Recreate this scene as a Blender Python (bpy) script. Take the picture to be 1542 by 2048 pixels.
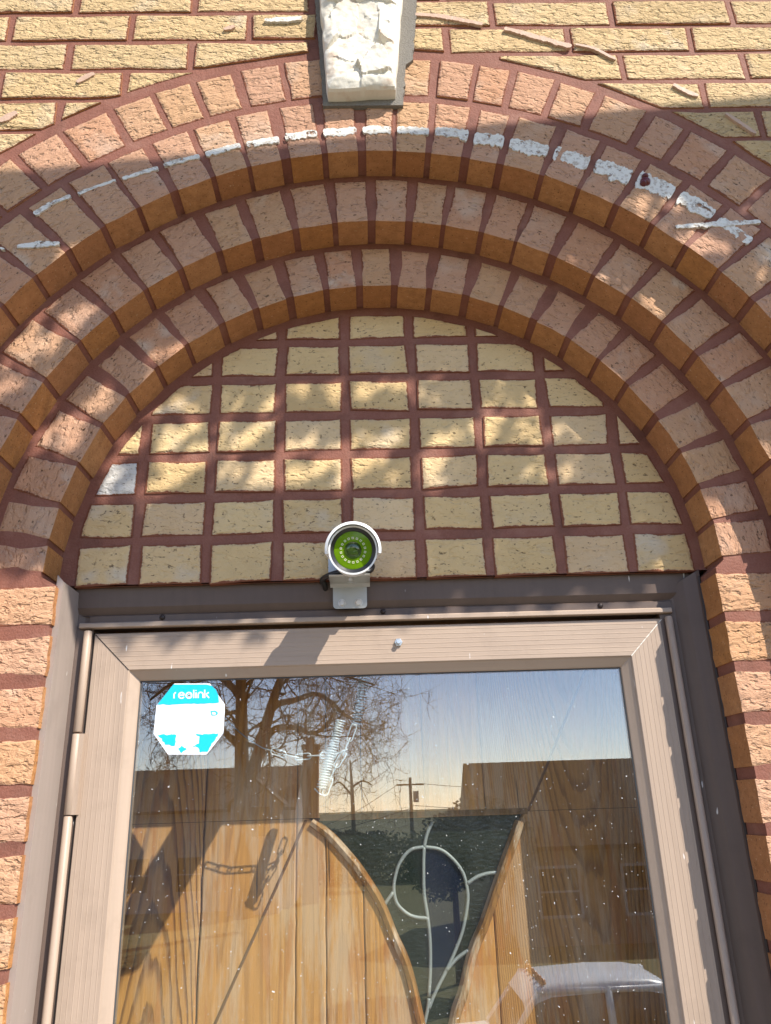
import bpy, math, random
import numpy as np
from mathutils import Vector, Matrix
random.seed(7)
sc = bpy.context.scene
for o in list(bpy.data.objects): bpy.data.objects.remove(o)
COL = sc.collection
R = math.radians

# ------------------------------------------------------------------ camera
CAM = Vector((-0.03908, -0.97005, 1.77961))
YAW, PITCH, ROLL, FPX = 0.0290583, 0.36502985, -0.03362015, 1540.0
_f = Vector((math.sin(YAW)*math.cos(PITCH), math.cos(YAW)*math.cos(PITCH), math.sin(PITCH)))
_r0 = Vector((math.cos(YAW), -math.sin(YAW), 0)); _u0 = _r0.cross(_f)
_r = _r0*math.cos(ROLL)+_u0*math.sin(ROLL); _u = -_r0*math.sin(ROLL)+_u0*math.cos(ROLL)
cam = bpy.data.cameras.new('camera'); cam_o = bpy.data.objects.new('camera', cam); COL.objects.link(cam_o)
cam.sensor_fit = 'VERTICAL'; cam.sensor_height = 36.0; cam.sensor_width = 36.0
cam.lens = FPX/2048*36.0; cam.clip_start = 0.02; cam.clip_end = 2000
m = Matrix((( _r.x,_u.x,-_f.x,CAM.x),(_r.y,_u.y,-_f.y,CAM.y),(_r.z,_u.z,-_f.z,CAM.z),(0,0,0,1)))
cam_o.matrix_world = m
sc.camera = cam_o
sc.render.resolution_x, sc.render.resolution_y = 771, 1024

# ------------------------------------------------------------------ light
SUN = Vector((0.94, -1.0, 1.30))                # towards the sun
SUN_EL = math.atan2(SUN.z, math.hypot(SUN.x, SUN.y)); SUN_AZ = math.atan2(SUN.x, SUN.y)
w = bpy.data.worlds.new('World'); sc.world = w; w.use_nodes = True
nt = w.node_tree; bg = nt.nodes['Background']
sky = nt.nodes.new('ShaderNodeTexSky'); sky.sky_type = 'NISHITA'; sky.sun_disc = False
sky.sun_elevation = SUN_EL; sky.sun_rotation = SUN_AZ; sky.air_density = 0.8; sky.dust_density = 0.0; sky.ozone_density = 1.5
tint = nt.nodes.new('ShaderNodeMix'); tint.data_type = 'RGBA'; tint.blend_type = 'MULTIPLY'; tint.inputs[0].default_value = 1.0
tint.inputs[7].default_value = (1.14, 0.97, 0.93, 1)      # white balance of the photograph: a slightly rosy sky
nt.links.new(sky.outputs[0], tint.inputs[6]); nt.links.new(tint.outputs[2], bg.inputs[0]); bg.inputs[1].default_value = 0.15
sun = bpy.data.lights.new('sun', 'SUN'); sun_o = bpy.data.objects.new('sun', sun); COL.objects.link(sun_o)
sun.energy = 3.7; sun.angle = R(0.42); sun.color = (1.0, 0.94, 0.85)
sun_o.rotation_euler = (-SUN).to_track_quat('-Z', 'Y').to_euler(); sun_o.location = (3, -4, 8)
sc.view_settings.view_transform = 'Standard'; sc.view_settings.look = 'None'
sc.view_settings.gamma = 1.0; sc.view_settings.use_curve_mapping = False
sc.view_settings.exposure = 1.08

# ------------------------------------------------------------------ helpers
def at(px, py, Y):
    d = _f+_r*((px-771)/FPX)+_u*((1024-py)/FPX)
    return CAM+d*((Y-CAM.y)/d.y)
YGLASS = 0.190
def refl(px, py, Y):
    """point at depth Y (negative: in front of the wall) seen mirrored in the door glass"""
    d = _f+_r*((px-771)/FPX)+_u*((1024-py)/FPX)
    c = Vector((CAM.x, 2*YGLASS-CAM.y, CAM.z)); d = Vector((d.x, -d.y, d.z))
    return c+d*((Y-c.y)/d.y)
def in_view(p, mg=40):
    d = Vector(p)-CAM; z = d.dot(_f)
    if z < .05: return False
    x = 771+FPX*d.dot(_r)/z; y = 1024-FPX*d.dot(_u)/z
    return -mg < x < 1542+mg and -mg < y < 2048+mg

LS = 1.0                                            # radius scale of lathed parts
class MB:
    def __init__(s): s.v = []; s.f = []; s.m = []
    def add(s, vs, fs, mi=0):
        b = len(s.v); s.v += [tuple(p) for p in vs]; s.f += [tuple(b+i for i in f) for f in fs]; s.m += [mi]*len(fs); return s
    def box(s, x0, x1, y0, y1, z0, z1, mi=0):
        v = [(x, y, z) for z in (z0, z1) for y in (y0, y1) for x in (x0, x1)]
        return s.add(v, [(0,2,3,1),(4,5,7,6),(0,1,5,4),(2,6,7,3),(0,4,6,2),(1,3,7,5)], mi)
    def tube(s, pts, rad, n=8, mi=0, caps=True):
        pts = [Vector(p) for p in pts]; k = len(pts)
        rads = rad if isinstance(rad, (list, tuple)) else [rad]*k
        vs = []; prev = None
        for i, p in enumerate(pts):
            t = (pts[min(i+1, k-1)]-pts[max(i-1, 0)]).normalized()
            if prev is None:
                a = Vector((0, 0, 1)) if abs(t.z) < .9 else Vector((1, 0, 0)); nrm = t.cross(a).normalized()
            else:
                nrm = (prev-t*prev.dot(t)); nrm = nrm.normalized() if nrm.length > 1e-6 else t.orthogonal().normalized()
            prev = nrm; b = t.cross(nrm)
            for j in range(n):
                a = 2*math.pi*j/n; vs.append(p+(nrm*math.cos(a)+b*math.sin(a))*rads[i])
        fs = [(i*n+j, i*n+(j+1)%n, (i+1)*n+(j+1)%n, (i+1)*n+j) for i in range(k-1) for j in range(n)]
        if caps: fs += [tuple(range(n-1, -1, -1)), tuple((k-1)*n+j for j in range(n))]
        return s.add(vs, fs, mi)
    def prism(s, poly, y0, y1, mi=0):
        """poly: (x,z) list counter-clockwise seen from -Y; y0 front, y1 back"""
        n = len(poly); v = [(x, y0, z) for x, z in poly]+[(x, y1, z) for x, z in poly]
        return s.add(v, [tuple(range(n)), tuple(range(2*n-1, n-1, -1))]+[((i+1) % n, i, n+i, n+(i+1) % n) for i in range(n)], mi)
    def lathe(s, prof, c, axis, n=40, mi=0, cap0=True, cap1=True, a0=0, a1=2*math.pi):
        """prof: (distance along axis, radius)"""
        axis = Vector(axis).normalized(); c = Vector(c); h = Vector((1, 0, 0)); h = (h-axis*h.dot(axis)).normalized(); k = axis.cross(h)
        full = abs(a1-a0-2*math.pi) < 1e-6; cols = n if full else n+1; vs = []
        for d, r in prof:
            for j in range(cols):
                a = a0+(a1-a0)*j/n; vs.append(c+axis*d+(h*math.cos(a)+k*math.sin(a))*r*LS)
        fs = []
        for i in range(len(prof)-1):
            for j in range(n):
                j2 = (j+1) % cols; fs.append((i*cols+j, i*cols+j2, (i+1)*cols+j2, (i+1)*cols+j))
        if full and cap0: fs.append(tuple(range(cols-1, -1, -1)))
        if full and cap1: fs.append(tuple((len(prof)-1)*cols+j for j in range(cols)))
        return s.add(vs, fs, mi)
    def mesh(s, name):
        me = bpy.data.meshes.new(name); me.from_pydata(s.v, [], s.f)
        me.polygons.foreach_set('material_index', s.m); me.update(); return me
    def build(s, name, mats, parent=None, smooth=False, angle=None):
        return obj(name, s.mesh(name), mats, parent, smooth, angle)
def obj(name, me, mats, parent=None, smooth=False, angle=None):
    if not isinstance(mats, (list, tuple)): mats = [mats]
    for m_ in mats: me.materials.append(m_)
    if smooth:
        me.polygons.foreach_set('use_smooth', [True]*len(me.polygons))
        if angle: me.set_sharp_from_angle(angle=R(angle))
    o = bpy.data.objects.new(name, me); COL.objects.link(o)
    if parent: o.parent = parent
    return o
def thing(name, label, cat, group=None, loc=None):
    o = bpy.data.objects.new(name, None); COL.objects.link(o); o.empty_display_size = .1
    o['label'] = label; o['category'] = cat
    if group: o['group'] = group
    return o
def part_empty(name, parent):
    o = bpy.data.objects.new(name, None); COL.objects.link(o); o.parent = parent; return o
def tag(o, label, cat, group=None):
    o['label'] = label; o['category'] = cat
    if group: o['group'] = group
    return o
def smoothpath(pts, n=8):
    pts = [Vector(p) for p in pts]; P = [pts[0]*2-pts[1]]+pts+[pts[-1]*2-pts[-2]]; out = []
    for i in range(1, len(P)-2):
        a, b, c, d = P[i-1:i+3]
        for k in range(n):
            t = k/n; out.append(.5*((2*b)+(c-a)*t+(2*a-5*b+4*c-d)*t*t+(3*b-a-3*c+d)*t**3))
    return out+[pts[-1]]

# ------------------------------------------------------------------ materials
class N:
    def __init__(s, name):
        s.mat = bpy.data.materials.new(name); s.mat.use_nodes = True; s.t = s.mat.node_tree
        s.b = s.t.nodes['Principled BSDF']; s.out = s.t.nodes['Material Output']
    def n(s, typ, **kw):
        nd = s.t.nodes.new('ShaderNode'+typ)
        for k, v in kw.items():
            if k in nd.inputs: s.put(nd.inputs[k], v)
            else: setattr(nd, k, v)
        return nd
    def put(s, sock, v):
        if hasattr(v, 'is_output'): s.t.links.new(v, sock)
        else: sock.default_value = v
    def math(s, op, a, b=0.5, c=0.0, clamp=False):
        nd = s.t.nodes.new('ShaderNodeMath'); nd.operation = op; nd.use_clamp = clamp
        for i, v in enumerate((a, b, c)): s.put(nd.inputs[i], v)
        return nd.outputs[0]
    def noise(s, vec, scale, detail=3, rough=.55, dist=0.0):
        nd = s.n('TexNoise'); s.put(nd.inputs['Vector'], vec); nd.inputs['Scale'].default_value = scale
        nd.inputs['Detail'].default_value = detail; nd.inputs['Roughness'].default_value = rough; nd.inputs['Distortion'].default_value = dist
        return nd.outputs['Fac']
    def ramp(s, fac, stops, interp='LINEAR'):
        nd = s.n('ValToRGB'); s.put(nd.inputs[0], fac); cr = nd.color_ramp; cr.interpolation = interp
        while len(cr.elements) < len(stops): cr.elements.new(.5)
        for e, (p, c) in zip(cr.elements, stops):
            e.position = p; e.color = (c[0], c[1], c[2], 1) if isinstance(c, (tuple, list)) else (c, c, c, 1)
        return nd.outputs[0]
    def mix(s, fac, a, b, mode='MIX'):
        nd = s.n('Mix'); nd.data_type = 'RGBA'; nd.blend_type = mode; nd.clamp_factor = True
        s.put(nd.inputs[0], fac)
        for i, v in ((6, a), (7, b)): s.put(nd.inputs[i], (v[0], v[1], v[2], 1) if isinstance(v, (tuple, list)) else v)
        return nd.outputs[2]
    def vec(s, scale=(1, 1, 1), kind='Object', rand=0.0):
        tc = s.n('TexCoord'); mp = s.n('Mapping'); mp.inputs['Scale'].default_value = scale
        s.t.links.new(tc.outputs[kind], mp.inputs['Vector']); v = mp.outputs[0]
        if rand:
            oi = s.n('ObjectInfo'); cb = s.n('CombineXYZ')
            for i, k in enumerate((1.0, 2.3, 3.7)): s.t.links.new(s.math('MULTIPLY', oi.outputs['Random'], rand*k), cb.inputs[i])
            ad = s.n('VectorMath'); ad.operation = 'ADD'; s.t.links.new(v, ad.inputs[0]); s.t.links.new(cb.outputs[0], ad.inputs[1]); v = ad.outputs[0]
        return v
    def rnd(s): return s.n('ObjectInfo').outputs['Random']
    def bump(s, h, strength=.5, dist=.002, nrm=None):
        nd = s.n('Bump'); nd.inputs['Strength'].default_value = strength; nd.inputs['Distance'].default_value = dist
        s.put(nd.inputs['Height'], h)
        if nrm is not None: s.t.links.new(nrm, nd.inputs['Normal'])
        return nd.outputs[0]
    def fin(s, color, rough=.8, normal=None, metal=0.0, spec=.3):
        s.put(s.b.inputs['Base Color'], (color[0], color[1], color[2], 1) if isinstance(color, (tuple, list)) else color)
        s.put(s.b.inputs['Roughness'], rough); s.put(s.b.inputs['Metallic'], metal); s.b.inputs['Specular IOR Level'].default_value = spec
        if normal is not None: s.t.links.new(normal, s.b.inputs['Normal'])
        return s.mat

MORTAR_RGB = (.205, .076, .042)
def mat_mortar():
    k = N('mortar_paint'); v = k.vec()
    n1 = k.noise(v, 9, 4); n2 = k.noise(v, 420, 2)
    c = k.mix(n1, (.165, .054, .030), (.23, .084, .050)); c = k.mix(k.math('MULTIPLY', n2, .45), c, (.33, .16, .13))
    c = k.mix(k.math('MULTIPLY', k.ramp(k.noise(v, 22, 5, .65), [(.5, 0.0), (.7, 1.0)]), .45), c, (.31, .16, .115)); c = k.mix(k.math('MULTIPLY', k.ramp(k.noise(v, 14, 4, .6), [(.3, 1.0), (.45, 0.0)]), .45), c, (.10, .04, .026))
    h = k.math('ADD', k.math('MULTIPLY', k.noise(v, 300, 3), .9), k.math('MULTIPLY', k.noise(v, 45, 2), 1.0))
    return k.fin(c, .75, k.bump(h, .5, .0025))
def mat_brick(name, stops, rough_relief=1.0, smear=.5):
    k = N(name); v = k.vec((1, 1, 1), rand=31.0); va = k.vec((.55, 1, 1), rand=17.0)
    base = k.ramp(k.rnd(), stops)
    m1 = k.noise(v, 26, 4, .6)
    c = k.mix(k.math('MULTIPLY', m1, .55), base, (stops[0][1][0]*.72, stops[0][1][1]*.66, stops[0][1][2]*.6))
    pale = k.ramp(k.noise(v, 13, 3), [(.56, 0.0), (.72, 1.0)])
    pr = k.ramp(k.rnd(), [(.0, .75), (.12, .2), (.55, .25), (.6, .8), (.66, .2)]); c = k.mix(k.math('MULTIPLY', pale, pr), c, (.60, .54, .45))
    sp = k.ramp(k.noise(va, 240, 2, .6, .2), [(.30, 1.0), (.37, 0.0)])
    c = k.mix(k.math('MULTIPLY', sp, .72), c, (.055, .034, .02))
    gl = k.ramp(k.noise(v, 520, 1), [(.70, 0.0), (.76, 1.0)])
    c = k.mix(k.math('MULTIPLY', gl, .6), c, (.62, .52, .4))
    at_ = k.n('Attribute'); at_.attribute_name = 'edge'
    e = k.math('ADD', at_.outputs['Fac'], k.math('MULTIPLY', k.math('SUBTRACT', k.noise(v, 120, 4, .65), .5), 1.1))
    sm = k.ramp(e, [(max(0.0, smear*.55), 1.0), (smear*.55+.14, 0.0)])
    fr = k.ramp(e, [(smear*.55+.10, 1.0), (smear*.55+.40, 0.0)])
    c = k.mix(k.math('MULTIPLY', fr, .35), c, (.36, .24, .21))
    c = k.mix(sm, c, MORTAR_RGB)
    # torn, wire-drawn face: short gouges across the brick
    g = k.noise(va, 85, 4, .62, .5); pit = k.ramp(k.noise(va, 125, 2, .5, .25), [(.30, 0.0), (.46, 1.0)])
    h = k.math('ADD', k.math('MULTIPLY', g, 1.5*rough_relief), k.math('MULTIPLY', pit, .65*rough_relief))
    h = k.math('ADD', h, k.math('MULTIPLY', sp, -.25))
    return k.fin(c, .85, k.bump(h, .9, .0032), spec=.15)
def mat_brick_side():
    k = N('brick_side'); v = k.vec(rand=23.0)
    c = k.ramp(k.rnd(), [(0, (.46, .215, .085)), (.3, (.55, .28, .12)), (.6, (.45, .205, .09)), (1, (.50, .235, .08))])
    c = k.mix(k.math('MULTIPLY', k.ramp(k.noise(v, 55, 5, .7), [(.35, 0.0), (.7, 1.0)]), .6), c, (.27, .12, .05)); c = k.mix(k.ramp(k.noise(v, 300, 3, .6), [(.30, .8), (.38, 0.0)]), c, (.10, .045, .02))
    c = k.mix(k.ramp(k.noise(v, 260, 2), [(.66, 0.0), (.74, .7)]), c, (.58, .40, .24))
    return k.fin(c, .85, k.bump(k.noise(v, 150, 5, .65), .9, .0035), spec=.15)
M = {}
M['mortar'] = mat_mortar()
M['yellow'] = mat_brick('yellow_brick', [(0, (.53, .38, .20)), (.35, (.62, .46, .26)), (.7, (.59, .42, .22)), (1, (.65, .47, .26))], 1.7, .42)
M['tymp'] = mat_brick('yellow_brick_smooth', [(0, (.61, .43, .21)), (.25, (.74, .55, .29)), (.5, (.66, .465, .225)), (.75, (.72, .53, .31)), (1, (.65, .455, .27))], .7, .60)
M['tan'] = mat_brick('tan_brick', [(0, (.52, .28, .165)), (.35, (.53, .315, .205)), (.7, (.54, .335, .185)), (1, (.49, .285, .195))], 1.25, .40)
M['jamb'] = mat_brick('jamb_brick', [(0, (.57, .30, .165)), (.5, (.57, .345, .225)), (1, (.58, .335, .175))], 1.4, .30)
M['whitebrick'] = mat_brick('whitewashed_brick', [(0, (.62, .60, .55)), (1, (.62, .60, .56))], .8, .6)
M['side'] = mat_brick_side()

def mat_plain(name, col, rough=.5, metal=0.0, spec=.5, grain=0.0, bscale=200, bstr=.15, var=.12):
    k = N(name); v = k.vec()
    n1 = k.noise(v, 6, 4); c = k.mix(k.math('MULTIPLY', n1, var*2), col, tuple(x*(1-.9*var*2) for x in col))
    return k.fin(c, rough, k.bump(k.noise(v, bscale, 3), bstr, .001), metal, spec)
def mat_alu(name, col, streak=(1, 1, .04)):
    """painted aluminium, chalked and streaked along the extrusion"""
    k = N(name); v = k.vec((streak[0]*60, 60, streak[2]*60)); v2 = k.vec()
    st = k.noise(v, 1.2, 3, .6); c = k.mix(st, tuple(x*.80 for x in col), tuple(min(1, x*1.14) for x in col))
    d = k.ramp(k.noise(v2, 18, 5, .65), [(.52, 0.0), (.75, 1.0)]); c = k.mix(k.math('MULTIPLY', d, .35), c, tuple(x*.62 for x in col))
    p = k.ramp(k.noise(k.vec((1, 1, .22)), 95, 2, .5), [(.735, 0.0), (.755, 1.0)]); c = k.mix(k.math('MULTIPLY', p, .8), c, (.75, .72, .68))
    return k.fin(c, k.ramp(st, [(0, .38), (1, .55)]), k.bump(k.noise(v2, 260, 2), .12, .0008), 0.0, .4)
TAN = (.40, .30, .225)
M['alu_v'] = mat_alu('tan_aluminium_stile', TAN, (1, 1, .03))
M['alu_h'] = mat_alu('tan_aluminium_rail', TAN, (.03, 1, 1))
M['clad'] = mat_alu('brown_cladding', (.118, .080, .062), (1, 1, .05))
M['clad_sunlit'] = mat_alu('sunlit_brown_cladding', (.34, .275, .235), (1, 1, .04))  # same cladding, sunlight on the left panel painted as a paler colour
M['screw'] = mat_plain('dark_screw', (.035, .022, .018), .5, .3)
M['dark'] = mat_plain('dark_gap', (.012, .010, .009), .9)
M['white'] = mat_plain('white_plastic', (.80, .80, .79), .35, var=.02, bstr=.03)
M['black'] = mat_plain('black_plastic', (.016, .015, .014), .35, var=.05)
M['zinc'] = mat_plain('galvanised_steel', (.50, .50, .47), .42, .55, .5, bscale=60, bstr=.2, var=.2)
M['steel'] = mat_plain('bright_steel', (.66, .67, .66), .28, .8); M['galv'] = mat_plain('zinc_wire', (.74, .75, .74), .4, .3)
M['came'] = mat_plain('zinc_came', (.46, .49, .47), .5, .25, .5, bscale=500, bstr=.3, var=.3)
M['stone'] = None

# ------------------------------------------------------------------ ground (terrain falls away from the house)
def mat_ground():
    k = N('dry_lawn'); v = k.vec()
    c = k.mix(k.noise(v, .8, 5), (.16, .14, .06), (.08, .10, .035)); c = k.mix(k.ramp(k.noise(v, 25, 4), [(.4, 0.0), (.6, 1.0)]), c, (.22, .19, .11))
    return k.fin(c, .95, k.bump(k.noise(v, 60, 4), .6, .03), spec=.1)
def mat_concrete():
    k = N('concrete'); v = k.vec(); c = k.mix(k.noise(v, 3, 6), (.30, .275, .24), (.40, .37, .33))
    return k.fin(c, .9, k.bump(k.noise(v, 90, 4), .4, .004), spec=.2)
M['lawn'] = mat_ground(); M['concrete'] = mat_concrete()
GLOW = -2.65
def gz(y):
    t = min(1, max(0, (-y-3.2)/7.5)); t = t*t*(3-2*t); return -.45+(GLOW+.45)*t
mb = MB()
ys = [8, 2, .6, -1, -2, -3]+[-3.2-.5*i for i in range(17)]+[-14, -20, -40, -90, -250, -900]; xs = [-900, -250, -80, -30, -12, -6, -2, 2, 6, 12, 30, 80, 250, 900]
vv = [(x, y, gz(y)) for y in ys for x in xs]; nx = len(xs)
mb.add(vv, [(i*nx+j, i*nx+j+1, (i+1)*nx+j+1, (i+1)*nx+j)[::-1] for i in range(len(ys)-1) for j in range(nx-1)])
g = mb.build('ground', M['lawn'], smooth=True); g['kind'] = 'structure'
mb = MB(); mb.box(-1.5, 1.7, -2.2, .09, -.46, -.02); mb.box(-1.5, 1.7, -2.55, -2.2, -.46, -.24)
g = mb.build('stoop', M['concrete']); g['kind'] = 'structure'
k = N('asphalt'); v = k.vec(); M['asphalt'] = k.fin(k.mix(k.noise(v, 2, 5), (.045, .045, .047), (.075, .073, .07)), .9, k.bump(k.noise(v, 120, 3), .5, .01), spec=.2)
mb = MB(); mb.box(-90, 90, -17.5, -10.6, GLOW-.4, GLOW+.004)
g = mb.build('road', M['asphalt']); g['kind'] = 'structure'

# ------------------------------------------------------------------ brick facade
YB, YC, YD, YT = -.015, .037, .092, .150          # front planes: wall, ring c, ring d, tympanum
CX, CZ = -.010, 2.10
RD, RC, RB, RAB, RA = .489, .576, .672, .793, .893
XL, XR = -.478, .466                               # jamb faces of the doorway
facade = thing('brick_facade', 'yellow and tan brick wall with stepped arch of brick rings over door', 'brick wall')

def clip_half(poly, p, n):
    """keep the side where (q-p).n >= 0"""
    out = []
    for i in range(len(poly)):
        a, b = poly[i], poly[(i+1) % len(poly)]
        da = (a[0]-p[0])*n[0]+(a[1]-p[1])*n[1]; db = (b[0]-p[0])*n[0]+(b[1]-p[1])*n[1]
        if da >= 0: out.append(a)
        if (da >= 0) != (db >= 0):
            t = da/(da-db); out.append((a[0]+(b[0]-a[0])*t, a[1]+(b[1]-a[1])*t))
    return out
def area(p): return .5*sum(p[i][0]*p[(i+1) % len(p)][1]-p[(i+1) % len(p)][0]*p[i][1] for i in range(len(p)))
def brick_geo(poly, depth, rng, arris=None, seg=.034, jit=.0008):
    """poly (x,z) counter-clockwise in local space; arris(i): edge i is an exposed corner, no mortar smeared on it"""
    P = []; A = []
    n = len(poly)
    for i in range(n):
        a, b = poly[i], poly[(i+1) % n]; L = math.hypot(b[0]-a[0], b[1]-a[1]); k = max(1, round(L/seg))
        ar = bool(arris and arris(i)); arp = bool(arris and arris((i-1) % n))
        for j in range(k):
            t = j/k; o = rng.gauss(0, jit) if j else rng.gauss(0, jit*.6); nx_, nz_ = (b[1]-a[1])/max(L, 1e-6), -(b[0]-a[0])/max(L, 1e-6)
            P.append((a[0]+(b[0]-a[0])*t+nx_*o, a[1]+(b[1]-a[1])*t+nz_*o)); A.append(ar or (j == 0 and arp))
    n = len(P); cx = sum(p[0] for p in P)/n; cz = sum(p[1] for p in P)/n
    V = []; E = []
    for p, ar in zip(P, A):
        dx, dz = cx-p[0], cz-p[1]; L = math.hypot(dx, dz); s = min(.4, .0075/max(L, 1e-6))
        V.append((p[0]+dx*s, rng.uniform(-.0006, .0006), p[1]+dz*s)); E.append(1.0)
    for p, ar in zip(P, A): V.append((p[0], .0008 if ar else .0017, p[1])); E.append(1.0 if ar else 0.0)
    for p in P: V.append((p[0], depth, p[1])); E.append(0.0)
    F = [tuple(range(n))]+[(n+i, n+(i+1) % n, (i+1) % n, i) for i in range(n)]; mi = [0]*(n+1)
    F += [(2*n+i, 2*n+(i+1) % n, n+(i+1) % n, n+i) for i in range(n)]; mi += [1]*n
    return V, F, mi, E
def brick_me(geo, mats):
    V, F, mi, E = geo; me = bpy.data.meshes.new('brick'); me.from_pydata(V, [], F); me.polygons.foreach_set('material_index', mi)
    at_ = me.attributes.new('edge', 'FLOAT', 'POINT'); at_.data.foreach_set('value', E)
    for m_ in mats: me.materials.append(m_)
    me.update(); return me
NB = [0]
hidden = {}                                        # bricks outside the photograph: joined
def place(me_or_geo, mats, loc, rot, parent, key=None):
    """one brick: its own object where the photograph shows it, else joined to the rest"""
    if in_view(loc, 90):
        me = me_or_geo if isinstance(me_or_geo, bpy.types.Mesh) else brick_me(me_or_geo, mats)
        o = bpy.data.objects.new('brick', me); COL.objects.link(o); o.parent = parent; o.location = loc; o.rotation_euler = (0, rot, 0); NB[0] += 1
        return o
    mt = Matrix.Translation(loc) @ Matrix.Rotation(rot, 4, 'Y')
    if isinstance(me_or_geo, bpy.types.Mesh): raise ValueError
    hidden.setdefault(parent.name, (parent, mats, []))[2].append((mt, me_or_geo))
rng = random.Random(11)

# mortar bodies
def arch_mortar(name, parent, r_in, r_out, yf, yb, xl, xr, z0=-.4):
    """front sheet + soffit of one stepped order, arch and both jambs"""
    n = 64; mb = MB(); inner = []; outer = []
    inner.append((xl, z0)); outer.append((CX-r_out, z0)); inner.append((xl, CZ-.012)); outer.append((CX-r_out, CZ-.012))
    for i in range(n+1):
        a = math.pi*(i/n)-math.pi/2; inner.append((CX+r_in*math.sin(a), CZ+r_in*math.cos(a))); outer.append((CX+r_out*math.sin(a), CZ+r_out*math.cos(a)))
    inner.append((xr, CZ-.012)); outer.append((CX+r_out, CZ-.012)); inner.append((xr, z0)); outer.append((CX+r_out, z0))
    k = len(inner)
    v = [(x, yf, z) for x, z in inner]+[(x, yf, z) for x, z in outer]+[(x, yb, z) for x, z in inner]
    f = [(i, i+1, k+i+1, k+i)[::-1] for i in range(k-1)]+[(i, i+1, 2*k+i+1, 2*k+i) for i in range(k-1)]
    mb.add(v, f); return mb.build(name, M['mortar'], parent)
ring_d = part_empty('arch_ring', facade); ring_c = part_empty('arch_ring', facade); ring_b = part_empty('arch_ring', facade); ring_a = part_empty('arch_ring', facade)
tymp = part_empty('tympanum', facade); field = part_empty('wall_field', facade)
jl = part_empty('door_jamb', facade); jr = part_empty('door_jamb', facade)
RECESS = .0030
arch_mortar('mortar', ring_d, RD+.003, RC+.03, YD+.0016, YT+.06, XL-.0022, XR+.0022)
arch_mortar('mortar', ring_c, RC+.003, RB+.03, YC+RECESS, YD+.02, CX-RC-.003, CX+RC+.003)
# wall sheet with the arch cut out
mb = MB(); n = 64; r1 = RB+.003; yy = YB+RECESS; W0, W1, Z1 = -2.4, 2.6, 4.6
ii = []; oo = []
for i in range(n+1):
    a = math.pi*(i/n)-math.pi/2; s, c = math.sin(a), math.cos(a)
    ii.append((CX+r1*s, yy, CZ+r1*c)); t = min((W1-CX)/s if s > 1e-6 else 1e9, (W0-CX)/s if s < -1e-6 else 1e9, (Z1-CZ)/c if c > 1e-6 else 1e9); oo.append((CX+t*s, yy, CZ+t*c))
mb.add(ii+oo+[(x, YC+.03, z) for x, y, z in ii], [(i+1, i, n+1+i, n+2+i) for i in range(n)]+[(i, i+1, 2*n+3+i, 2*n+2+i) for i in range(n)])
for s, xo in ((-1, W0), (1, W1)):
    xi = CX+s*r1; q = [(xi, yy, -.46), (xo, yy, -.46), (xo, yy, CZ), (xi, yy, CZ)]
    mb.add(q+[(xi, YC+.03, -.46), (xi, YC+.03, CZ)], [(0, 1, 2, 3) if s > 0 else (3, 2, 1, 0), (0, 3, 5, 4) if s > 0 else (4, 5, 3, 0)])
mb.box(W0, W1, .30, .36, 2.2, Z1); 
mb.build('mortar', M['mortar'], field)
# tympanum sheet
mb = MB(); pts = [(CX+.51*math.sin(a), CZ+.51*math.cos(a)) for a in [math.pi/2-math.pi*i/40 for i in range(41)]]
mb.prism([(-.52, CZ+.002), (.50, CZ+.002)]+pts, YT+RECESS, YT+.07); mb.build('mortar', M['mortar'], tymp)

# ring bricks ------------------------------------------------------
def ext(lst, step):
    l = list(lst)
    while l[0]-step > -90-.4*step: l.insert(0, l[0]-step)
    while l[-1]+step < 90+.4*step: l.append(l[-1]+step)
    l[0] = max(l[0], -90); l[-1] = min(l[-1], 90); return l
JD = ext([-77.05,-69.48,-60.78,-53.58,-46.07,-38.77,-31.14,-24.05,-16.84,-9.74,-3.27,3.42,10.41,17.36,24.4,31.41,38.9,45.97,53.21,61.36,69.07,76.21], 6.9)
JC = ext([-59.95,-52.45,-45.7,-39.08,-32.7,-25.97,-19.66,-13.09,-6.72,-.64,5.34,11.16,17.22,23.22,29.67,36.62,43.42,50.36,57.22,63.49,70.28], 6.7)
JB = ext([-33.23,-27.92,-22.53,-17.09,-12.04,-7.0,-1.83,2.71,7.7,12.86,17.56,23.42,28.83], 5.5)
JA = ext([-35.3,-29.6,-24.69,-19.94,-15.1,-10.07,-5.0,1.5,7.3,11.93,16.24,21.2,26.06,31.81,36.13], 5.3)
def ring(J, r0, r1, Y, depth, parent, w_in, w_out, arr, jbot=.0):
    for a, b in zip(J[:-1], J[1:]):
        if b-a < 3.2: continue
        am = (a+b)/2; da = R(b-a)
        wi = r0*da-w_in+rng.gauss(0, .0015); wo = r1*da-w_out+rng.gauss(0, .0015)
        h = r1-r0; am += rng.gauss(0, .12); tw = rng.gauss(0, .45)
        if da*r1 > .11: wi = min(wi, .085); wo = min(wo, .085)
        top = h-.009-rng.uniform(0, .004)
        poly = [(-wi/2, 0), (wi/2, 0), (wo/2, top), (-wo/2, top)]
        geo = brick_geo(poly, depth, rng, arris=(lambda i: i == 0) if arr else None)
        p = (CX+r0*math.sin(R(am)), Y+max(-.0012, min(.0009, rng.gauss(0, .0009))), CZ+r0*math.cos(R(am)))
        place(geo, (M['tan'], M['side']), p, R(am+tw), parent)
ring(JD, RD, RC, YD, .075, ring_d, .0105, .019, True)
ring(JC, RC, RB, YC, .075, ring_c, .0105, .0165, True)
ring(JB, RB, RAB, YB, .075, ring_b, .0105, .014, True)
ring(JA, RAB+.004, RA, YB, .06, ring_a, .0115, .0125, False)

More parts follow.
